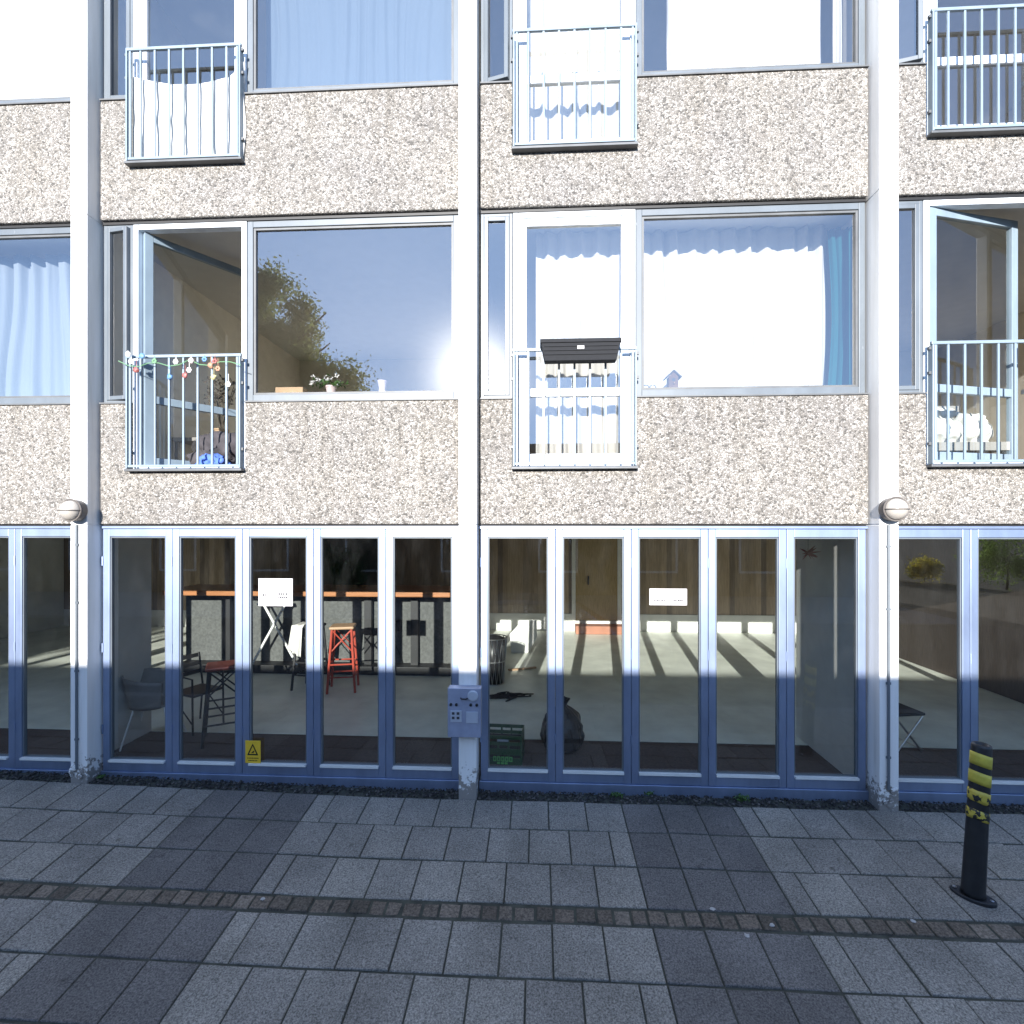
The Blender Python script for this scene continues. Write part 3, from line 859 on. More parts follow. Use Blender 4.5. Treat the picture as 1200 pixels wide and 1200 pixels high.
MB().box(-.14, .14, -.06, .06, 0, .075).build('carton', M['card'], t, bevel=.003)
MB().box(-.14, .14, -.015, .015, .0752, .077).build('tape', M['paper'], t)

# garland on the bay B railing
zr = LV[0][0] - .665 + .01
gl = empty('garland', (UC[1] + .98, -.06, zr + 1.06)); tag(gl, 'string of coloured toys and flowers draped along a balcony railing', 'garland')
m = MB(); m.tube([(-.60 + .1 * i, -.045, -.04 - .06 * abs(math.sin(i * .9))) for i in range(13)], .004, 5); m.build('cord', M['green'], gl)
items = [(-.42, -.13, 'red'), (-.47, -.05, 'petal'), (-.36, .0, 'blue'), (-.24, -.05, 'green'), (-.09, -.20, 'blue'), (-.03, -.06, 'petal'), (.06, -.19, 'red'), (.1, -.14, 'petal'),
         (.12, -.05, 'pink'), (.25, -.04, 'blue'), (.31, -.10, 'orange'), (.35, -.06, 'red'), (.34, -.21, 'yellow2'), (.38, -.13, 'orange'), (-.5, .02, 'petal'), (.48, -.28, 'petal')]
for i, (x, z, c) in enumerate(items):
    m = MB()
    if i % 2:
        for k in range(6):
            a = 2 * PI * k / 6; m.blob((x + .016 * math.cos(a), -.05, z + .016 * math.sin(a)), .013, .2, 2, 1, (1, .5, 1), k)
    else:
        m.blob((x, -.05, z), .026, .6, 2.6, 2, (1, .5, 1.1), i)
    m.tube([(x, -.046, z), (x, -.045, min(z + .10, .0))], .003, 5)
    m.build('ornament', M[c], gl, smooth=True)
# room clutter in bay B behind the railing: low desk, clothes, plant
FLR = 2.9902
p = at(255, 520, 1.0)
t = empty('low_table', (p.x - .1, 1.35, FLR)); tag(t, 'dark low table in the room behind the toy-hung railing', 'table')
MB().box(-.5, .55, -.3, .3, .50, .54).build('tabletop', M['grey_shell'], t)
for sx in (-.45, .5):
    for sy in (-.26, .26): MB().box(sx - .02, sx + .02, sy - .02, sy + .02, 0, .499).build('leg', M['black_metal'], t)
o = MB().blob((0, 0, .24), .25, .5, 1.8, 4, (1.25, .9, .95), 3).build('clothes_heap', M['dark_cloth'], smooth=True, loc=(at(262, 520, .6).x, .55, FLR)); tag(o, 'heap of dark clothes on the floor behind the toy-hung railing', 'clothes')
o = MB().blob((0, 0, .11), .12, .6, 2.4, 4, (1.2, .9, .9), 5).build('blue_garment', M['blue_cloth'], smooth=True, loc=(at(250, 520, .3).x, .30, FLR)); tag(o, 'crumpled blue garment by the sill behind the toy-hung railing', 'clothes')
p = at(238, 408, 1.0)
t = empty('dried_plant', (p.x, 1.35, FLR + .54)); tag(t, 'brownish dried plant in a pot on the low table', 'plant')
m = MB(); pot(m, 0, 0, 0, .08, .13); m.build('pot', M['card'], t)
m = MB()
for i in range(9):
    a = random.uniform(0, 6.28); m.tube([(0, 0, .12), (.06 * math.cos(a), .06 * math.sin(a), .38), (.16 * math.cos(a), .12 * math.sin(a), .60 + random.uniform(0, .12))], .005, 5)
m.build('stem', M['bark'], t)
m = MB()
for i in range(130):
    leafquad(m, Vector((random.gauss(0, .10), random.gauss(0, .08), random.uniform(.45, .78))), .03)
m.build('foliage', M['bark'], t)
# bay D: white bedding on a low chair
p = at(1135, 520, .35)
t = empty('bedding_chair', (p.x, .62, FLR)); tag(t, 'low chair heaped with crumpled white bedding behind a balcony railing', 'chair')
MB().box(-.36, .36, -.30, .30, .22, .30).build('seat', M['grey_shell'], t)
for sx in (-.32, .32):
    for sy in (-.26, .26): MB().box(sx - .02, sx + .02, sy - .02, sy + .02, 0, .2195).build('leg', M['black_metal'], t)
MB().box(-.36, .36, .301, .36, .22, .78).build('backrest', M['grey_shell'], t)
m = MB().blob((-.16, -.05, .44), .21, .26, 1.9, 4, (1.15, .9, .70), 11)
m.blob((.15, -.08, .42), .19, .28, 2.0, 4, (.9, .9, 1.0), 12); m.blob((-.05, .12, .62), .18, .30, 1.8, 4, (1.6, .7, .55), 13)
m.build('bedding', M['sheet'], t, smooth=True)
# bay D upper room, grey wardrobe silhouettes
def wardrobe(x, y, z, w, h, label, mat):
    t = empty('wardrobe', (x, y, z)); tag(t, label, 'wardrobe')
    MB().box(-w / 2, w / 2, 0, .55, 0, h).build('carcass', mat, t, bevel=.005)
    for s in (-1, 1):
        d = MB().box(min(0, s * w / 2) + .006, max(0, s * w / 2) - .006, -.02, -.001, .05, h - .03).build('door', mat, t)
        MB().box(s * .03 - .006, s * .03 + .006, -.045, -.0205, h * .5, h * .5 + .12).build('handle', M['chrome'], d)
wardrobe(4.9, 3.6, FLR, 1.2, 1.55, 'brown wardrobe at the back of the room behind the heaped bedding', M['wood_door'])
wardrobe(5.0, 3.6, 5.9452, 1.4, 1.7, 'dark wardrobe in the room above the heaped bedding', M['wall_dark'])

# ------------------------------------------------------------------ inside the ground floor
yb = 3.75
xl, xr = at(212, 700, yb).x, at(533, 700, yb).x
zt = at(370, 693, yb - .45).z
t = empty('bar_counter', ((xl + xr) / 2, yb, 0)); tag(t, 'long bar with orange wooden top, dark posts and slate front', 'bar')
hw = (xr - xl) / 2
MB().box(-hw, hw, -.45, .45, zt - .085, zt).build('bar_top', M['orange_wood'], t, bevel=.015)
MB().box(-hw + .02, hw - .02, .10, .20, .145, zt - .087).build('bar_front', M['bar_front'], t)
MB().box(-hw + .02, hw - .02, -.15, .40, .001, .14).build('plinth', M['black'], t, bevel=.006)
for px in (262, 368, 429, 484):
    x = at(px, 700, yb - .1).x - (xl + xr) / 2
    MB().box(x - .06, x + .06, -.02, .098, .142, zt - .088).build('post', M['black'], t)
# wall behind the bar: dark board
MB().box(xl - .2, xr + .15, 5.3, 5.4, .002, 2.486).build('bar_back_wall', M['boards'], B)
MB().box(at(372, 700, 5.2).x, at(440, 700, 5.2).x, 5.27, 5.299, 1.3, 2.4).build('chalkboard', plain('chalkboard', (.04, .055, .055), .7, var=.3, scale=8), B)

def stool(name, loc, h, rot, label, legm, seatm, spread=.20, ring=.42):
    t = empty(name, loc, rot); tag(t, label, 'bar stool', 'bar stools by the counter')
    MB().box(-.18, .18, -.16, .16, h - .045, h).build('seat', seatm, t, bevel=.02)
    for sx in (-1, 1):
        for sy in (-1, 1):
            MB().tube([(sx * .14, sy * .12, h - .046), (sx * spread, sy * spread * .9, .012), (sx * spread, sy * spread * .9, 0)], .019, 8).build('leg', legm, t)
    m = MB()
    for zf in (ring, ring * .55):
        k = 1 - zf / h
        a, b = .14 + (spread - .14) * k, .12 + (spread * .9 - .12) * k
        c = [(a, b), (-a, b), (-a, -b), (a, -b)]
        for i in range(4):
            m.tube([(*c[i], h * .0 + zf), (*c[(i + 1) % 4], zf)], .012, 6)
    m.build('footrest', legm, t)
    m = MB()
    for s in (-1, 1):
        m.tube([(s * .135, -.12, h - .06), (-s * .15, -.13, h * .62)], .010, 6); m.tube([(s * .135, .12, h - .06), (-s * .15, .13, h * .62)], .010, 6)
    m.build('brace', legm, t)
    return t
p = floor_at(402, 808); stool('bar_stool', p, .98, R(12), 'red metal bar stool with pale wooden seat before the bar', M['red_metal'], M['pale_wood'])
p = floor_at(262, 866); stool('bar_stool', p, .88, R(30), 'black legged bar stool with dull red seat close behind the door glass', M['black_metal'], plain('dull_red_seat', (.15, .04, .03), .5))
p = floor_at(364, 806); s3 = stool('bar_stool', p, .98, R(-10), 'black bar stool draped with a white cloth beside the red one', M['black_metal'], M['black'])
def fd(u, v):
    a = (u - .5) * .40
    if v < .3: return (a, -.20 + .3 * v / .3 * .8 - .0, .99 + .012)
    w = (v - .3) / .7
    return (a + .02 * math.sin(w * 4), .05 + .0 + .012 * math.sin(u * 20), .99)
def fdr(u, v):
    y = -.19 - .02 * math.sin(u * 18) * v
    if v < .35: return (-.10 + (u - .5) * .14, .10 - .29 * v / .35, .992 + .006 * math.sin(u * 9))
    return (-.10 - .07 * v + (u - .5) * (.14 + .05 * v), y, .992 - .36 * (v - .35) / .65 - .12 * u * v)
o = MB().sheet(fdr, 24, 20).build('draped_cloth', M['sheet'], smooth=True, solid=.004, loc=(p.x, p.y, p.z)); tag(o, 'white cloth draped over the black stool behind a sunlit door frame', 'cloth')

def tub_chair(loc, rot, label):
    t = empty('tub_chair', loc, rot); tag(t, label, 'chair')
    def f(u, v):
        a = R(-125 + 250 * u)
        r = .23 + .07 * v
        z = .43 + (.30 + .07 * math.cos(a * .7)) * v
        return (-r * math.cos(a), r * math.sin(a), z)
    MB().sheet(f, 36, 8).build('shell', M['grey_shell'], t, smooth=True, solid=.015)
    MB().lathe([(.21, .425), (.232, .435), (.232, .455), (.20, .465)], 28).build('seat', M['grey_shell'], t)
    for sx in (-1, 1):
        for sy in (-1, 1):
            MB().tube([(sx * .15, sy * .15, .424), (sx * .25, sy * .22, .01), (sx * .25, sy * .22, 0)], .010, 8).build('leg', M['white'], t)
    return t
p = floor_at(181, 868); tub_chair((p.x, p.y, 0), R(18), 'grey tub chair with thin chrome legs near the white partition, behind door glass')

def metal_chair(loc, rot, label):
    t = empty('metal_chair', loc, rot); tag(t, label, 'chair')
    MB().box(-.20, .20, -.20, .20, .44, .465).build('seat', M['black_metal'], t, bevel=.008)
    for sx in (-1, 1):
        MB().tube([(sx * .2, -.19, 0), (sx * .2, -.18, .66), (sx * .2, .18, .68)], .012, 8).build('leg', M['black_metal'], t)
        MB().tube([(sx * .2, .24, 0), (sx * .2, .19, .45), (sx * .2, .26, .86)], .012, 8).build('leg', M['black_metal'], t)
        MB().tube([(sx * .2, -.185, .12), (sx * .2, .19, .43)], .008, 6).build('brace', M['black_metal'], t)
    m = MB()
    for z in (.60, .70, .80): m.box(-.2, .2, .205 + (z - .45) * .17, .215 + (z - .45) * .17, z, z + .05)
    m.build('backrest', M['black_metal'], t)
p = floor_at(232, 852); metal_chair((p.x, p.y, 0), R(70), 'black metal chair with slatted back beside the red-seated stool')

# white board on folding X legs, standing on the bar plinth
yc = yb - .08
xc = at(322, 740, yc).x
t = empty('folding_trestle', (xc, yc, .1402)); tag(t, 'white folding trestle with crossed legs on the black bar plinth', 'trestle')
zA = at(322, 706, yc).z - .1402
xa, xb_ = at(297, 780, yc).x - xc, at(348, 780, yc).x - xc
MB().box(-.26, .26, -.10, .05, zA - .03, zA).build('top', M['white'], t, bevel=.006)
for (p0, p1, dy) in (((xa, 0), (.20, zA - .031), -.045), ((xb_, 0), (-.19, zA - .031), -.005)):
    MB().tube([(p0[0], dy, .0), (p0[0] + .001, dy, .006), (p1[0], dy, p1[1])], .021, 8).build('leg', M['white'], t)

# black power adapter with cable on the bar front
p = at(465, 733, yb + .08)
t = empty('power_adapter', (p.x, yb + .098, p.z)); tag(t, 'black plug with hanging cable on the slate bar front', 'plug')
MB().box(-.07, .07, -.06, 0, -.09, .09).build('housing', M['black'], t, bevel=.01)
MB().tube([(0, -.03, -.088), (-.05, -.035, -.2), (-.02, -.03, -.32), (.06, -.03, -.5), (.10, -.03, .143 - p.z)], .008, 6).build('cable', M['black'], t)

# green crate
p = floor_at(590, 890)
pa, pb = at(570, 892, p.y - .15), at(613, 845, p.y - .15)
t = empty('crate', (at(591, 890, p.y).x, p.y + .05, -.004), R(-3)); tag(t, 'dark green plastic crate with light green print by the door glass', 'crate')
w, d, h = .20, .16, .30
m = MB()
for z0_, z1_ in ((.0, .07), (.10, .165), (.20, .235), (.265, .30)):
    m.box(-w, w, -d, -d + .012, z0_, z1_); m.box(-w, w, d - .012, d, z0_, z1_)
    m.box(-w, -w + .012, -d + .0125, d - .0125, z0_, z1_); m.box(w - .012, w, -d + .0125, d - .0125, z0_, z1_)
for x in (-w, -.012 * 5, .06 - .012, w - .02):
    m.box(x + .001, x + .02, -d + .001, -d + .014, .0, .299); m.box(x + .001, x + .02, d - .014, d - .001, .0, .299)
m.box(-w + .002, w - .002, -d + .002, d - .002, .004, .018)
m.build('crate_body', M['crate'], t)
MB().box(-.06, .06, -d - .004, -d + .004, .242, .262).build('handle', M['steel_light'], t)
m = MB()
for k in range(5):
    x = -.10 + k * .042
    m.frame(x, x + .032, .035, .085, -d - .005, -d - .001, .009)
for k in range(3): m.box(-.06 + k * .04, -.03 + k * .04, -d - .005, -d - .001, .008, .026)
m.build('print', M['crate_mark'], t)
MB().box(-w + .014, w - .014, -d + .016, d - .016, .02, .20).build('bottles', M['black'], t)

# rubbish bag
p = floor_at(660, 884)
t = empty('rubbish_bag', (p.x, p.y + .16, -.004)); tag(t, 'full black rubbish bag tied at the top behind the door frame', 'bag')
m = MB()
prof = [(.0, .0), (.15, .004), (.21, .05), (.235, .15), (.22, .27), (.17, .38), (.09, .455), (.045, .485), (.05, .51), (.085, .56), (.06, .555), (.0, .50)]
prof2 = []
for (r0, h0), (r1, h1) in zip(prof, prof[1:]): prof2 += [(r0 + (r1 - r0) * k / 4, h0 + (h1 - h0) * k / 4) for k in range(4)]
m.lathe(prof2 + [prof[-1]], 72)
for v in m.bm.verts:
    a = math.atan2(v.co.y, v.co.x); r = math.hypot(v.co.x, v.co.y)
    if r > .001 and v.co.z > .01:
        k = 1 + .05 * abs(noise.noise(Vector((math.cos(a) * 5, math.sin(a) * 5, v.co.z * 9)))) * 3 + .05 * math.sin(a * 9 + v.co.z * 14) * min(1, v.co.z * 3) + .13 * noise.noise(Vector((math.cos(a) * 2, math.sin(a) * 2, v.co.z * 6)))
        v.co.x *= k; v.co.y *= k; v.co.z += .015 * noise.noise(Vector((a * 2, v.co.z * 5, 1)))
o = m.build('liner', M['bag'], t, smooth=True)
sb = o.modifiers.new('sub', 'SUBSURF'); sb.levels = 1; sb.render_levels = 2

# wire bin with rubbish
p = floor_at(578, 800)
t = empty('wire_bin', (p.x, p.y, 0)); tag(t, 'tall wire mesh bin full of rubbish behind the middle column', 'bin')
m = MB()
for k in range(16):
    a = 2 * PI * k / 16
    m.tube([(.17 * math.cos(a), .17 * math.sin(a), .01), (.22 * math.cos(a + .4), .22 * math.sin(a + .4), .72)], .006, 5)
    m.tube([(.17 * math.cos(a), .17 * math.sin(a), .01), (.22 * math.cos(a - .4), .22 * math.sin(a - .4), .72)], .006, 5)
for z, r in ((.01, .17), (.36, .195), (.72, .22)):
    m.tube([(r * math.cos(2 * PI * k / 24), r * math.sin(2 * PI * k / 24), z) for k in range(25)], .008, 6, cap=False)
m.build('mesh', M['chrome'], t)
MB().lathe([(.16, .012), (.205, .70), (.10, .74), (0, .76)], 20).build('liner', M['bag'], t, smooth=True)
# pale broken board leaning, batten on the floor
pa = floor_at(612, 765)
o = MB().prism([(-.22, .0), (.12, .0), (.30, .30), (.30, .62), (.0, .62), (-.10, .50), (-.24, .36)], 'y', -.012, .012).build('board_offcut', M['wall_white'], loc=(pa.x, pa.y, .003)); o.rotation_euler = (R(-12), 0, R(8)); tag(o, 'pale broken board leaning upright near the wire bin', 'board')
pa, pb = floor_at(596, 786), floor_at(628, 783)
d = pb - pa
o = MB().box(0, d.length, -.03, .03, .001, .025).build('batten', M['pale_wood'], loc=(pa.x, pa.y, 0)); o.rotation_euler = (0, 0, math.atan2(d.y, d.x)); tag(o, 'pale wooden batten lying on the floor by the wire bin', 'batten')
# heap of cables
p = floor_at(596, 817)
m = MB()
for i in range(16):
    c = [(random.gauss(0, .18), random.gauss(0, .10)) for _ in range(5)]
    pts = [(x, y, .012 + .05 * random.random() * (1 - min(1, math.hypot(x, y) * 3))) for x, y in c]
    sm = []
    for a, b, c_ in zip(pts, pts[1:], pts[2:]):
        for k in range(5):
            s = k / 5; q = lambda i_: (1 - s) ** 2 * (a[i_] + b[i_]) / 2 + 2 * s * (1 - s) * b[i_] + s * s * (b[i_] + c_[i_]) / 2
            sm.append((q(0), q(1), q(2)))
    m.tube(sm, .009, 6)
o = m.build('cable_heap', M['black'], smooth=True, loc=(p.x, p.y, 0)); tag(o, 'tangle of dark cables on the floor behind the green crate', 'cables')
# folding stool in bay D
p = floor_at(1066, 884)
t = empty('folding_stool', (p.x, p.y + .2, -.004 if p.y + .2 < 1.19 else 0), R(10)); tag(t, 'dark folding stool with thin legs behind glass next to the column nearest the bollard', 'stool')
MB().box(-.19, .19, -.17, .17, .40, .43).build('seat', M['black'], t, bevel=.008)
for sy in (-.15, .15):
    for s in (-1, 1):
        MB().tube([(s * .17, sy + .012 * s, .0), (-s * .16, sy + .012 * s, .399)], .011, 8).build('leg', M['chrome'], t)
m = MB()
for s in (-1, 1): m.tube([(s * .17, -.15, .02), (s * .17, .15, .02)], .008, 6)
m.build('crossbar', M['chrome'], t)
# red ornament by the partition
p = at(947, 648, .95)
t = empty('paper_star', (p.x, .95, p.z)); tag(t, 'crumpled red ornament hanging beside the white partition', 'ornament')
m = MB()
for i in range(26):
    a = random.uniform(0, 6.28); b = random.uniform(-1, 1)
    d = Vector((math.cos(a) * math.cos(b), math.sin(a) * math.cos(b) * .5, math.sin(b) * .7)); w = d.orthogonal().normalized() * .02
    m.poly(w, d * random.uniform(.09, .17), -w)
m.build('petals', M['red'], t, solid=.002)
MB().tube([(0, 0, .02), (0, 0, 2.488 - p.z)], .002, 5).build('string', M['black'], t)

# ------------------------------------------------------------------ street things
p = ground_at(1140, 1051)
t = empty('bollard', (p.x, p.y, p.z + .001)); tag(t, 'black flexible bollard with worn yellow bands on the pavement', 'bollard')
lean = R(3.2)
t.rotation_euler = (0, lean, 0)
m = MB(); n = 40
top = [(.125 * math.cos(2 * PI * k / n), .076 * math.sin(2 * PI * k / n)) for k in range(n)]
m.prism(top, 'z', -.012, .018)
o = m.build('base_plate', M['bollard'], t, bevel=.006); o.rotation_euler = (0, -lean, R(-40))
for s in (-1, 1):
    MB().lathe([(.012, .019), (.012, .024), (.006, .028)], 10, Matrix.Rotation(R(-40), 4, 'Z') @ Matrix.Translation((s * .098, 0, 0))).build('bolt', M['chrome'], t)
Hb = 1.07
MB().lathe([(.070, .018), (.067, .05), (.064, .30), (.060, .60), (.057, Hb - .02), (.053, Hb - .005), (.046, Hb), (.036, Hb - .004), (.032, Hb - .05)], 32).build('post', M['bollard'], t, smooth=True)
for i, (za, zb_) in enumerate(((.915, 1.0), (.79, .872), (.665, .745), (.545, .612))):
    m = MB()
    nseg = 40
    def fr(u, v):
        a = 2 * PI * u
        z = za + (zb_ - za) * v - .016 * math.cos(a - R(20)) + (.006 * noise.noise(Vector((u * 9, v * 2, i))) if i > 1 else 0)
        r = .0576 + max(0, 1.05 - z) * .0072 + .0016
        return (r * math.cos(a), r * math.sin(a), z)
    m.sheet(fr, nseg, 3)
    m.build('reflective_band', M['tape'] if i < 2 else M['tape_rag'], t, smooth=True, solid=.0015)

def weed(px, py, n, s, label):
    p = ground_at(px, py)
    t = empty('weed', (p.x, p.y, p.z - .004)); tag(t, label, 'weed')
    m = MB()
    for i in range(n):
        a = random.uniform(0, 6.28); r = random.uniform(.2, 1) * s
        c = Vector((r * math.cos(a), r * math.sin(a) * .5, random.uniform(.01, s * .7)))
        leafquad(m, c, random.uniform(.012, .022))
    m.build('foliage', M['leaf'], t)
    m = MB()
    for i in range(5):
        a = random.uniform(0, 6.28); m.tube([(0, 0, 0), (s * .5 * math.cos(a), s * .3 * math.sin(a), s * .6)], .002, 4)
    m.build('stem', M['leaf'], t)
weed(870, 938, 60, .07, 'tallest green weed at the foot of the doors, on the bollard side')
weed(838, 930, 40, .06, 'low green weed under the door below the paper notice')
weed(722, 934, 34, .06, 'yellowish weed under the doors nearest the rubbish bag')
weed(118, 912, 30, .05, 'small weed beside the chipped column foot near the tub chair')
weed(760, 932, 24, .05, 'thin weed in the gravel between the rubbish bag and the paper notice')
for px, py, lb in ((835, 1066, 'crumpled white scrap lying on the cobble strip'), (905, 1085, 'pale scrap on the slab just below the cobble strip'),
                   (875, 1097, 'larger pale scrap on a dark slab below the cobbles'), (1070, 1080, 'white scrap on the cobble strip nearest the bollard'), (308, 1054, 'tiny lone white scrap on the cobbles in front of the warning sign')):
    p = ground_at(px, py)
    o = MB().blob((0, 0, .006), .020, .6, 2.2, 2, (1.1, .9, .35), px).build('litter', M['litter'], loc=(p.x, p.y, p.z)); o.scale = (.8, .8, .8); tag(o, lb, 'litter', 'scraps on the pavement')

# ------------------------------------------------------------------ across the street (casts the shade, shows in the glass)
EL, AZ = math.atan(.290), R(7.0)
OY = -16.0
OTOP = 1.145 + (abs(OY)) * math.tan(EL) / math.cos(AZ)
t = empty('brick_building', (0, OY, -.45)); tag(t, 'long low flat-roofed brick building across the street mirrored in the glass', 'building')
hz = OTOP + .45
m = MB().box(-34, 12.6, -9, 0, -.2, hz - .25); m.build('wall', M['brick'], t)
MB().box(-34.1, 12.7, -9.1, .0, hz - .249, hz).build('roof', M['trim'], t)
for k in range(11):
    x = -32 + k * 4
    f = MB().frame(x, x + 1.6, 1.0, 2.5, -.03, .05, .08).build('window', M['frame_white'], t)
    MB().quad(x + .08, x + 1.52, .008, 1.08, 2.42).build('pane', M['glass_low'], f)
MB().box(10.6, 11.6, .002, .06, .2, 2.3).build('door', M['wood_door'], t)
# pavement strip on the far side
tag(MB().box(-34, 12.6, -15.98, -10.5, -.44, -.36).build('far_pavement', M['kerb']), kind='structure')

def tree(name, loc, H, rad, n, label, mat, cr=.62, leaf=.16, grp=None):
    t = empty(name, loc); tag(t, label, 'tree' if H > 4 else 'shrub', grp)
    m = MB()
    m.tube([(0, 0, -.1), (.05, .02, H * .25), (-.05, .1, H * .55), (.02, 0, H * .86)], .022 * H, 10, .004 * H)
    tips = []
    for i in range(9):
        a = i * 2.4; z0_ = H * random.uniform(.3, .7)
        tip = Vector((math.cos(a) * rad * .7, math.sin(a) * rad * .7, z0_ + H * random.uniform(.1, .22)))
        m.tube([(0, 0, z0_), tip * .5 + Vector((0, 0, z0_ * .5)), tip], .009 * H, 7, .002 * H)
        tips.append(tip)
    m.build('trunk', M['bark'], t)
    m = MB()
    cl = []
    for i in range(34 if n < 20000 else 90):
        d = Vector((random.gauss(0, 1), random.gauss(0, 1), random.gauss(0, 1))).normalized() * random.uniform(.35, 1)
        cl.append((Vector((d.x * rad, d.y * rad, H * cr + d.z * H * (1 - cr) * .95)), rad * random.uniform(.18, .36) * (1 if n < 20000 else .62)))
    for i in range(n):
        c, r = random.choice(cl)
        leafquad(m, c + Vector((random.gauss(0, r * .6), random.gauss(0, r * .6), random.gauss(0, r * .6))), leaf * random.uniform(.7, 1.3))
    m.build('crown', mat, t)
    return t
tree('broadleaf_tree', (-17.3, -27.5, -.45), 19.5, 5.2, 85000, 'tall leafy tree across the street mirrored in an upper window', M['tree_leaf'], .60, .14)
for x, y, h, r, lb, mt in ((19.6, -22.2, 1.3, .75, 'low yellow shrub across the street, mirrored beside the folding stool', 'shrub_yellow'),
                          (21.2, -19.4, 2.7, 1.5, 'tall green shrub across the street, mirrored above the bollard', 'shrub_green'),
                          (24.4, -19.8, 2.5, 1.5, 'farthest green shrub of the row beyond the brick building', 'shrub_green'),
                          (17.8, -25.5, 2.0, 1.2, 'rounded green shrub set back behind the yellow one', 'shrub_green'),
                          (-7.5, -14.5, 2.2, .9, 'lone dark shrub before the brick building wall', 'leaf')):
    tree('shrub', (x, y, -.36 if y > -15.9 else -.45), h, r, 5000, lb, M[mt], .55, .06, 'shrubs across the street')

# out-of-frame camera car below the viewpoint, mirrored in the shop glass
t = empty('camera_car', (.35, -4.95, -.40)); tag(t, 'dark hatchback camera car standing in the road before the shop, mirrored in the glass', 'car')
def loft(secs):
    m = MB(); rings = []
    for x, pts in secs:
        rings.append([m.bm.verts.new((x, y, z)) for y, z in pts])
    n = len(rings[0])
    for a, b in zip(rings, rings[1:]):
        for k in range(n): m.bm.faces.new((a[k], a[(k + 1) % n], b[(k + 1) % n], b[k]))
    m.bm.faces.new(rings[0]); m.bm.faces.new(list(reversed(rings[-1]))); return m
def sec(w, zb_, zt_):
    return [(-w * .9, zb_), (-w, zb_ + .18), (-w, zt_ - .14), (-w * .93, zt_ - .03), (-w * .6, zt_), (w * .6, zt_), (w * .93, zt_ - .03), (w, zt_ - .14), (w, zb_ + .18), (w * .9, zb_)]
o = loft([(-2.05, sec(.70, .35, .78)), (-1.9, sec(.82, .25, .95)), (-1.0, sec(.87, .2, 1.0)), (.5, sec(.87, .2, .98)), (1.5, sec(.84, .22, .90)), (1.95, sec(.78, .28, .78)), (2.08, sec(.64, .38, .66))]).build('body', M['car_paint'], t, smooth=True)
def csec(w0, z0_, w1, z1_): return [(-w0, z0_), (-w1, z1_ - .05), (-w1 * .8, z1_), (w1 * .8, z1_), (w1, z1_ - .05), (w0, z0_)]
loft([(-1.85, csec(.74, .94, .68, 1.00)), (-1.45, csec(.79, .96, .62, 1.42)), (-.9, csec(.8, .97, .62, 1.50)), (.0, csec(.8, .97, .61, 1.48)), (.45, csec(.79, .96, .6, 1.36)), (1.05, csec(.76, .93, .70, .97))]).build('cabin', M['glass_low'], t, smooth=False)
loft([(-1.5, csec(.615, 1.405, .60, 1.46)), (-.9, csec(.625, 1.46, .615, 1.525)), (.0, csec(.62, 1.445, .60, 1.505)), (.4, csec(.6, 1.36, .585, 1.41))]).build('roof', M['car_paint'], t)
for sx in (-1.3, 1.3):
    for sy in (-.80, .80):
        MY = Matrix.Translation((sx, sy, .31)) @ Matrix.Rotation(R(90), 4, 'X')
        w_ = MB().lathe([(.19, -.09), (.30, -.10), (.31, -.06), (.31, .06), (.30, .10), (.19, .09)], 28, MY).build('wheel', M['tyre'], t)
        MB().lathe([(.0, -.075), (.19, -.085), (.19, .085), (0, .075)], 20, MY).build('rim', M['chrome'], w_)
for sy in (-.6, .6):
    MB().blob((1.98, sy, .68), .1, 0, 1, 2, (.7, 1.3, .6)).build('headlight', M['lamp_glass'], t, smooth=True)

# ------------------------------------------------------------------ camera, light, sky
cam = bpy.data.cameras.new('camera'); co = bpy.data.objects.new('camera', cam); COL.objects.link(co)
cam.sensor_width = 36; cam.lens = 18; cam.shift_y = 15 / 1200; cam.clip_end = 4000; cam.clip_start = .05
co.location = (0, -CAMD, CAMH); co.rotation_euler = (R(90), 0, TH)
SC.camera = co
sd = bpy.data.lights.new('sun', 'SUN'); so = bpy.data.objects.new('sun', sd); COL.objects.link(so)
sd.energy = 5.0; sd.angle = R(.35); sd.color = (1, .965, .92)
dv = Vector((math.sin(AZ) * math.cos(EL), math.cos(AZ) * math.cos(EL), -math.sin(EL)))
so.rotation_euler = dv.to_track_quat('-Z', 'Y').to_euler(); so.location = (-3, -20, 14)
w = bpy.data.worlds.new('World'); SC.world = w; w.use_nodes = True
nt = w.node_tree; nt.nodes.clear()
sky = nt.nodes.new('ShaderNodeTexSky'); sky.sky_type = 'NISHITA'; sky.sun_disc = False
sky.sun_elevation = EL; sky.sun_rotation = PI + AZ; sky.air_density = 1.0; sky.dust_density = .1; sky.ozone_density = 2.5
bg = nt.nodes.new('ShaderNodeBackground'); bg.inputs['Strength'].default_value = .075
out = nt.nodes.new('ShaderNodeOutputWorld')
tc = nt.nodes.new('ShaderNodeTexCoord')
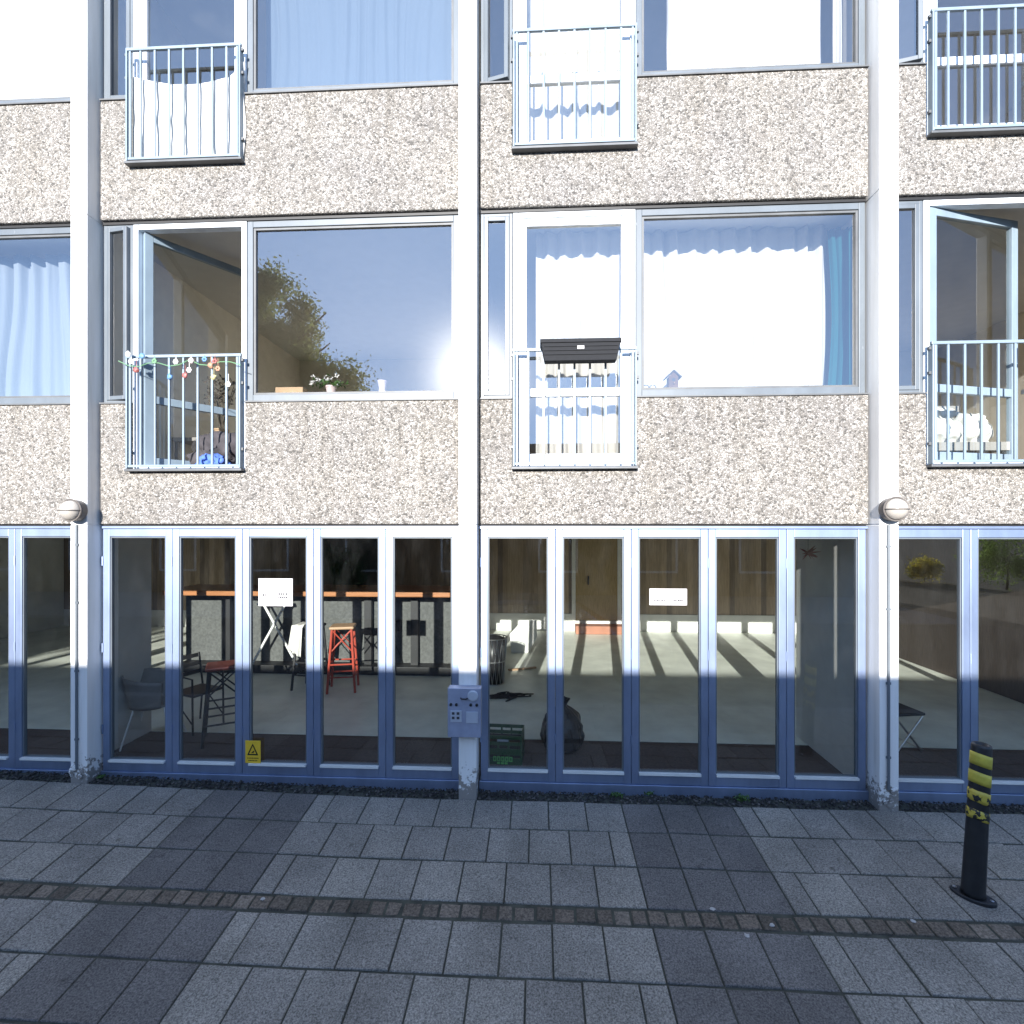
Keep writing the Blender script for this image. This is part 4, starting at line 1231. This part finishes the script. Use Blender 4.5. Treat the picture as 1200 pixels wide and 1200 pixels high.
mp = nt.nodes.new('ShaderNodeMapping'); mp.inputs['Scale'].default_value = (1, 1, 2.2); mp.inputs['Location'].default_value = (.37, .1, .2)
L(nt, tc.outputs['Generated'], mp.inputs['Vector'])
cn = noise_tex(nt, mp.outputs['Vector'], 2.6, 8, .58)
cr = ramp(nt, cn.outputs['Fac'], [(.56, (0, 0, 0)), (.72, (.85, .85, .85))])
blue = mixc(nt, 1.0, sky.outputs['Color'], (.74, .95, 1.30), 'MULTIPLY')
dt = nt.nodes.new('ShaderNodeVectorMath'); dt.operation = 'DOT_PRODUCT'
L(nt, tc.outputs['Generated'], dt.inputs[0]); dt.inputs[1].default_value = tuple(-dv)
pw = nt.nodes.new('ShaderNodeMath'); pw.operation = 'POWER'; L(nt, dt.outputs['Value'], pw.inputs[0]); pw.inputs[1].default_value = 420; pw.use_clamp = True
cc = mixc(nt, cr.outputs['Color'], blue, (10.0, 10.4, 11.2))
pw2 = nt.nodes.new('ShaderNodeMath'); pw2.operation = 'POWER'; L(nt, dt.outputs['Value'], pw2.inputs[0]); pw2.inputs[1].default_value = 3; pw2.use_clamp = True
ml = nt.nodes.new('ShaderNodeMath'); ml.operation = 'MULTIPLY'; L(nt, pw2.outputs[0], ml.inputs[0]); ml.inputs[1].default_value = .85
cc = mixc(nt, ml.outputs[0], cc, (7.0, 10.2, 16.4))
cc = mixc(nt, pw.outputs[0], cc, (42, 42, 42))
L(nt, cc, bg.inputs['Color']); L(nt, bg.outputs[0], out.inputs['Surface'])

SC.render.engine = 'CYCLES'
SC.cycles.max_bounces = 10; SC.cycles.diffuse_bounces = 4; SC.cycles.glossy_bounces = 4
SC.cycles.transparent_max_bounces = 24; SC.cycles.transmission_bounces = 6
SC.cycles.use_denoising = True
SC.cycles.sample_clamp_indirect = 8
SC.view_settings.view_transform = 'Standard'; SC.view_settings.look = 'None'
SC.view_settings.gamma = 1; SC.view_settings.use_curve_mapping = False
SC.view_settings.exposure = 1.2
SC.render.resolution_x = 1024; SC.render.resolution_y = 1024
